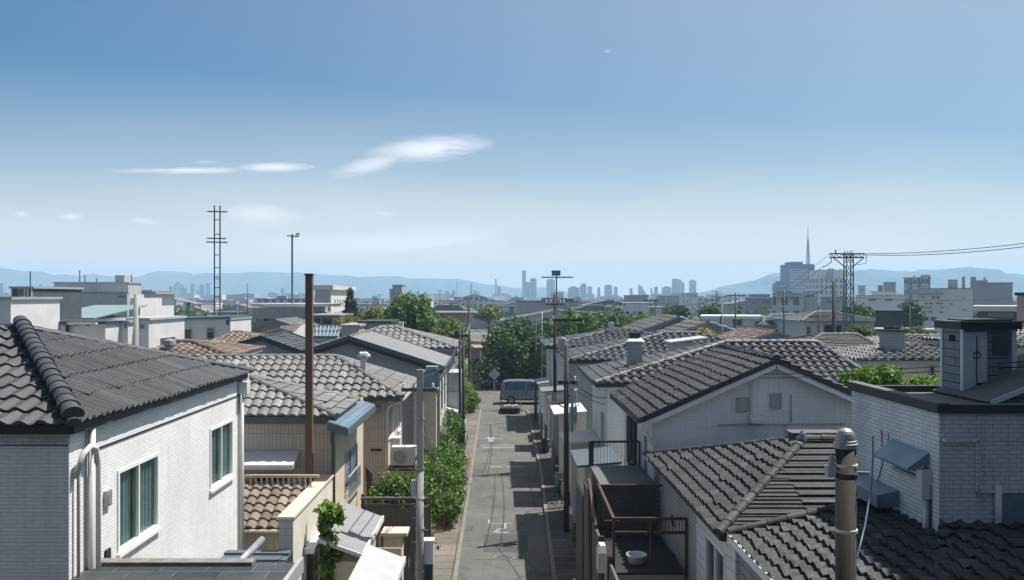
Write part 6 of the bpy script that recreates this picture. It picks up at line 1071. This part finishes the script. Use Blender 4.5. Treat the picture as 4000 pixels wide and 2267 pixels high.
for nm, lb, x0, x1, yt, Y, d, mt in (('building', 'grey cube block left of the gridded tower', 2216.6, 2247, 708, 270, 15, 'far_grey'), ('building', 'small grey cylinder like block left of the grey cube', 2202, 2215, 716, 280, 10, 'far_grey'), ('building', 'square pale block with black tank right of the pylon', 2153, 2171, 716.5, 250, 10, 'far_white'), ('building', 'long low white building behind the dark tree on the right', 2147, 2270, 741, 200, 14, 'far_white'), ('building', 'pale stepped block on the long white building', 2186, 2248, 731, 215, 10, 'far_white'), ('building', 'blank grey building with tall side wall left of the office tower', 1870.6, 1934, 748, 180, 14, 'far_grey'), ('building', 'pale scaffolded building before the office tower', 1940, 2014, 736, 175, 10, 'far_windows'), ('building', 'pale block with dark windows right of the scaffolded building', 2016, 2050, 731, 180, 12, 'far_white'), ('building', 'grey building right of the pylon and behind the tall post', 2060, 2122, 745, 170, 10, 'far_grey'), ('building', 'small building with domed top far right of centre', 1648, 1704, 742, 300, 15, 'far_grey'), ('building', 'hazy building with rounded roof under the twin skyline towers', 1710, 1750, 735, 320, 15, 'far_white'), ('building', 'low hazy building with rooftop boxes right of the street trees', 1565, 1625, 741, 260, 15, 'far_grey'), ('building', 'flat hazy hall under the hills right of centre', 1880, 1932, 738, 330, 20, 'far_blue')): blk(nm, lb, 'building', x0, x1, yt, Y, d, mt, [(x0+(x1-x0)*.25, x0+(x1-x0)*.42, yt+9, yt+15), (x0+(x1-x0)*.58, x0+(x1-x0)*.75, yt+9, yt+15)] if Y < 260 else (), pw=.2)
t = thing('office_tower', 'blue glass office tower with banded floors, tallest block on the right', 'tower', (XW(2010, 520), 530, 0)); X0, X1, Y = XW(1979, 520), XW(2043, 520), 520; Z = ZW(663, Y); MB().box(X0, X1, Y, Y+16, 0, Z).build('wall', 'far_blue', t); MB().box(XW(1985, Y), XW(2017, Y), Y+2, Y+12, Z+.003, ZW(657, Y)).build('roof_box', 'far_blue', t)
for i in range(12): z = ZW(676+i*5.6, Y); MB().box(X0+.3, X1-3.8, Y-.25, Y-.01, z-.55, z+.1).build('window_band', 'far_white', t)
MB().box(X1-3.5, X1+.1, Y-.3, Y+16.1, 0, Z-1).build('dark_bay', 'far_blue', t)
t = thing('lattice_tower', 'slender broadcast mast standing behind the office tower', 'mast', (XW(2027, 560), 560, 0)); X = XW(2027, 560); zt = ZW(565, 560); zb = ZW(661, 560); mb = MB()
for sx in (-1, 1):
    for sy in (-1, 1): mb.bar((X+sx*1.9, 560+sy*1.9, 0), (X+sx*.3, 560+sy*.3, zb+(zt-zb)*.62), .28)
for i in range(22): f0, f1 = i/22, (i+1)/22; z0, z1 = zb*.9+(zt-zb)*.62*f0, zb*.9+(zt-zb)*.62*f1; q = lambda z: 1.9-(1.9-.3)*z/(zb+(zt-zb)*.62); mb.bar((X-q(z0), 560-q(z0), z0), (X+q(z1), 560-q(z1), z1), .14); mb.bar((X+q(z0), 560-q(z0), z0), (X-q(z1), 560-q(z1), z1), .14)
mb.build('lattice', 'far_blue', t); MB().tube([(X, 560, zb+(zt-zb)*.6), (X, 560, zt)], .3, 6, .1).build('spire', 'far_blue', t)
t = thing('apartment_tower', 'pale stepped apartment tower with rounded bays right of the office tower', 'tower', (XW(2087, 420), 430, 0)); Y = 420; MB().box(XW(2050, Y), XW(2121.5, Y), Y, Y+18, 0, ZW(701, Y)).build('lower_block', 'far_windows', t); mb = MB()
for i in range(8): c = XW(2058+i*8.4, Y+3); mb.lathe([(.85, ZW(701, Y)-.5), (.85, ZW(675.5+(i % 3)*.8, Y))], c, Y+3, 10)
mb.box(XW(2056, Y), XW(2119, Y), Y+3, Y+14, ZW(701, Y), ZW(677, Y)); mb.build('upper_block', 'far_white', t); MB().box(XW(2081, Y), XW(2094, Y), Y+1, Y+3, ZW(694, Y), ZW(674, Y)).build('core', 'far_grey', t)
t, b = blk('building', 'stepped glass office block left of the office tower', 'building', 1938, 1972, 712, 480, 14, 'tower_facade'); sub(t, 'upper_storey', 1942, 1968, 706, 482, 10, 'far_blue', b[4]+.003)
# ================================================================ SKYLINE
SKY = [(425, 430, 718, 'leftmost slim tower of the left skyline cluster'), (436, 441, 716, 'second thin tower in the left skyline cluster'), (441, 449, 708.5, 'tallest tower of the left skyline cluster'), (451, 458, 714, 'tower just right of the tallest one in the left cluster'), (458, 468, 723, 'shorter broad tower in the left skyline cluster'), (478, 487, 713.5, 'dark slab tower in the middle of the left cluster'), (485, 499, 731, 'low dark block at the foot of the left cluster slab'), (488, 499, 741, 'small pale block before the left skyline cluster'), (500, 512, 715.5, 'broad dark tower right in the left cluster'), (516, 526, 712, 'rightmost slim tower of the left skyline cluster'), (-4, 8, 712, 'hazy tower cut by the left picture edge'), (97, 104, 714, 'hazy tower beside the big white apartment block'), (131, 136, 717, 'thin hazy tower touching the white apartment block'),
 (602, 633, 737, 'low rounded hazy block right of the ladder mast'), (671, 697, 735, 'wide low hazy block left of the floodlight mast'), (705, 712, 723, 'slim pale tower left of the floodlight mast'), (715, 728, 738, 'small hazy block just left of the floodlight mast'), (738, 752, 738, 'small hazy block just right of the floodlight mast'),
 (1116, 1127, 730, 'short hazy tower right of the big round tree'), (1134, 1143, 728.7, 'striped hazy tower near the corner pole'), (1145.5, 1147.5, 707, 'needle thin hazy spire near the corner pole'), (1179, 1185, 712, 'slim hazy tower right of the corner pole'), (1186.7, 1198, 731, 'broad low hazy tower right of the corner pole'),
 (1235, 1244, 739, 'low hazy block left of the thin chimney like tower'), (1242, 1246, 700.6, 'thin chimney like tower left of centre'), (1248, 1256, 719.6, 'slanted top tower beside the thin chimney like one'), (1266, 1275, 737, 'small domed hazy block left of the tallest tower'), (1310, 1319.5, 679, 'tallest skyline tower near the centre'), (1319.6, 1329, 708, 'lower step tower joined to the tallest one'), (1330, 1346, 699, 'broad slab tower right of the tallest one'), (1372, 1392, 701, 'wide blue tower behind the billboard mast'),
 (1427, 1453.5, 720, 'wide low hazy block right of the billboard mast'), (1435, 1452, 726.5, 'darker block in front of the wide low hazy one'), (1455, 1458, 719, 'narrow strip tower beside the mid skyline tower'), (1458, 1471.5, 712.6, 'mid skyline tower right of the billboard mast'), (1475, 1485, 719, 'round topped hazy tower of the mid skyline'), (1473.7, 1489.5, 736, 'low base under the round topped hazy tower'), (1500, 1506, 722.5, 'slim isolated tower of the mid skyline'), (1518, 1536, 715.5, 'stepped broad tower of the mid skyline'), (1541, 1549.5, 720, 'plain tower right of the stepped broad one'), (1581, 1587, 724, 'small slim tower right of the mid skyline'),
 (1602.6, 1605.5, 714, 'narrow fin of the three step tower'), (1605.5, 1613, 718.6, 'middle step of the three step tower'), (1613, 1618.6, 729, 'lowest step of the three step tower'), (1633.5, 1636.7, 723.4, 'very thin tower left of the tapered one'), (1642.4, 1650.6, 720, 'tapered tower on the right skyline'), (1664, 1684, 720, 'wide plain slab on the right skyline'), (1686.5, 1695, 718, 'low shoulder of the high stepped tower'), (1688.8, 1705.8, 700, 'high stepped tower on the right skyline'), (1705.8, 1711, 703.8, 'right step of the high stepped tower'), (1711, 1717, 709.5, 'lowest right step of the high stepped tower'), (1732, 1747, 703, 'lone tall tower at the foot of the right hills')]
for i, (x0, x1, yt, lb) in enumerate(SKY):
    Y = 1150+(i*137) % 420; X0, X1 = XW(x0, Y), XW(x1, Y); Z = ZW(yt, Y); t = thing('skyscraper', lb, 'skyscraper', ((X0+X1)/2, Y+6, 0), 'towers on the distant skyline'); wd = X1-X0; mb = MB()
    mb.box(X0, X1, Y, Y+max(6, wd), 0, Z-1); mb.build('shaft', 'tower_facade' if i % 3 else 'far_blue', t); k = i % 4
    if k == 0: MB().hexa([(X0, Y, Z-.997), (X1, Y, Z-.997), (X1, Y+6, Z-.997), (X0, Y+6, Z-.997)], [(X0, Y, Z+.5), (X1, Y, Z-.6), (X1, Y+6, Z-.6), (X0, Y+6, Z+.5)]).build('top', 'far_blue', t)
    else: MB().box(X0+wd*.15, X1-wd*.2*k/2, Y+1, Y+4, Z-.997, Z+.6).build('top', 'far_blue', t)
t = [o for o in bpy.data.objects if o.get('label') == 'tallest skyline tower near the centre'][0]; MB().tube([U(1315, 681, 1250), U(1315, 674.5, 1250)], .6, 6, .2).build('spire', 'far_blue', t)
# ---- packed low city
rr = random.Random(5); ZONES = [(-120, 400, 'far left below the left hills'), (400, 560, 'below the left skyline cluster'), (560, 790, 'around the floodlight mast'), (900, 1180, 'behind the big round tree'), (1180, 1420, 'straight above the street end'), (1420, 1660, 'below the mid skyline towers'), (1660, 1900, 'at the foot of the right hills'), (1900, 2700, 'around the lattice pylon')]
for zi, (xa, xb, where) in enumerate(ZONES):
    n = int(24*(xb-xa)/280)+5
    for i in range(min(n, 34)):
        Y = 210*(3.6**rr.random()); x = rr.uniform(xa, xb); wd = rr.uniform(5, 13)*(1+Y/900); X = XW(x, Y); h = rr.uniform(3.0, 6.0) if rr.random() < .88 else rr.uniform(6, 8); d = rr.uniform(6, 12); pale = rr.random() < .55; g_ = rr.random() < .4
        t = thing('city_building', ('small pale hazy building' if pale else 'small grey hazy building')+' in the packed city '+where, 'building', (X, Y+d/2, 0), ('pale' if pale else 'grey')+' buildings of the packed city '+where)
        m_ = rr.choice(['far_white', 'far_windows', 'far_windows', 'cream']) if pale else rr.choice(['far_grey', 'far_windows_grey', 'far_facade'])
        mb = MB(); mb.box(X-wd/2, X+wd/2, Y, Y+d, 0, h)
        if g_:
            mb.poly((X-wd/2, Y, h), (X+wd/2, Y, h), (X, Y, h+1.4)); mb.build('wall', m_, t); mb = MB(); mb.hexa([(X-wd/2-.3, Y-.3, h-.1), (X, Y-.3, h+1.42), (X, Y+d, h+1.42), (X-wd/2-.3, Y+d, h-.1)], [(X-wd/2-.3, Y-.3, h+.1), (X, Y-.3, h+1.62), (X, Y+d, h+1.62), (X-wd/2-.3, Y+d, h+.1)]); mb.hexa([(X+.003, Y-.3, h+1.42), (X+wd/2+.3, Y-.3, h-.1), (X+wd/2+.3, Y+d, h-.1), (X+.003, Y+d, h+1.42)], [(X+.003, Y-.3, h+1.62), (X+wd/2+.3, Y-.3, h+.1), (X+wd/2+.3, Y+d, h+.1), (X+.003, Y+d, h+1.62)]); mb.build('roof', rr.choice(['metal_sheet', 'tile_far', 'tile_terra']), t, uv=False)
        else:
            mb.build('wall', m_, t); MB().box(X-wd/2-.15, X+wd/2+.15, Y-.15, Y+d+.15, h+.003, h+.3).build('roof', rr.choice(['metal_sheet', 'far_grey', 'grey_frame']), t)
            if rr.random() < .6: a = X+rr.uniform(-.4, .3)*wd; MB().tube([(a, Y+2, h), (a, Y+2, h+rr.uniform(1.5, 3.5))], .08, 4).build('antenna', 'steel', t)
            if rr.random() < .6: a = X+rr.uniform(-.3, .2)*wd; MB().box(a, a+wd*.2, Y+1, Y+3, h+.303, h+.3+rr.uniform(.6, 1.6)).build('rooftop_box', 'far_grey', t)
mb = MB(); mb2 = MB()
for i in range(1500):
    Y = 620*(2.9**rr.random()); X = rr.uniform(-.66, .68)*Y; wd = rr.uniform(6, 20); d = rr.uniform(8, 18); h = rr.uniform(3, 7) if rr.random() < .94 else rr.uniform(8, 13); (mb if i % 2 else mb2).box(X, X+wd, Y, Y+d, 0, h)
for m_, nm in ((mb, 'far_white'), (mb2, 'far_grey')):
    o = m_.build('distant_city', nm, None); o['kind'] = 'stuff'
org = {'_o': (0, 0, 0)}
class _P(dict): pass
pp = thing('distant_trees', 'x', 'x', (0, 0, 0)); bl = []
for i in range(260):
    Y = 140*(5**rr.random()); X = rr.uniform(-.64, .66)*Y
    if abs(X) < 12 and Y < 160: continue
    s_ = rr.uniform(1.4, 3.2); bl.append(((X, Y, s_*.9+.4), (s_*1.3, s_, s_)))
o = leaves(bl, 26000, .55, 'distant_trees', 'leaf_dark', pp); o.parent = None; bpy.data.objects.remove(pp); o.name = 'distant_trees'; o['kind'] = 'stuff'
for o in bpy.data.objects:
    for k in ('_o', '_root'):
        if k in o: del o[k]
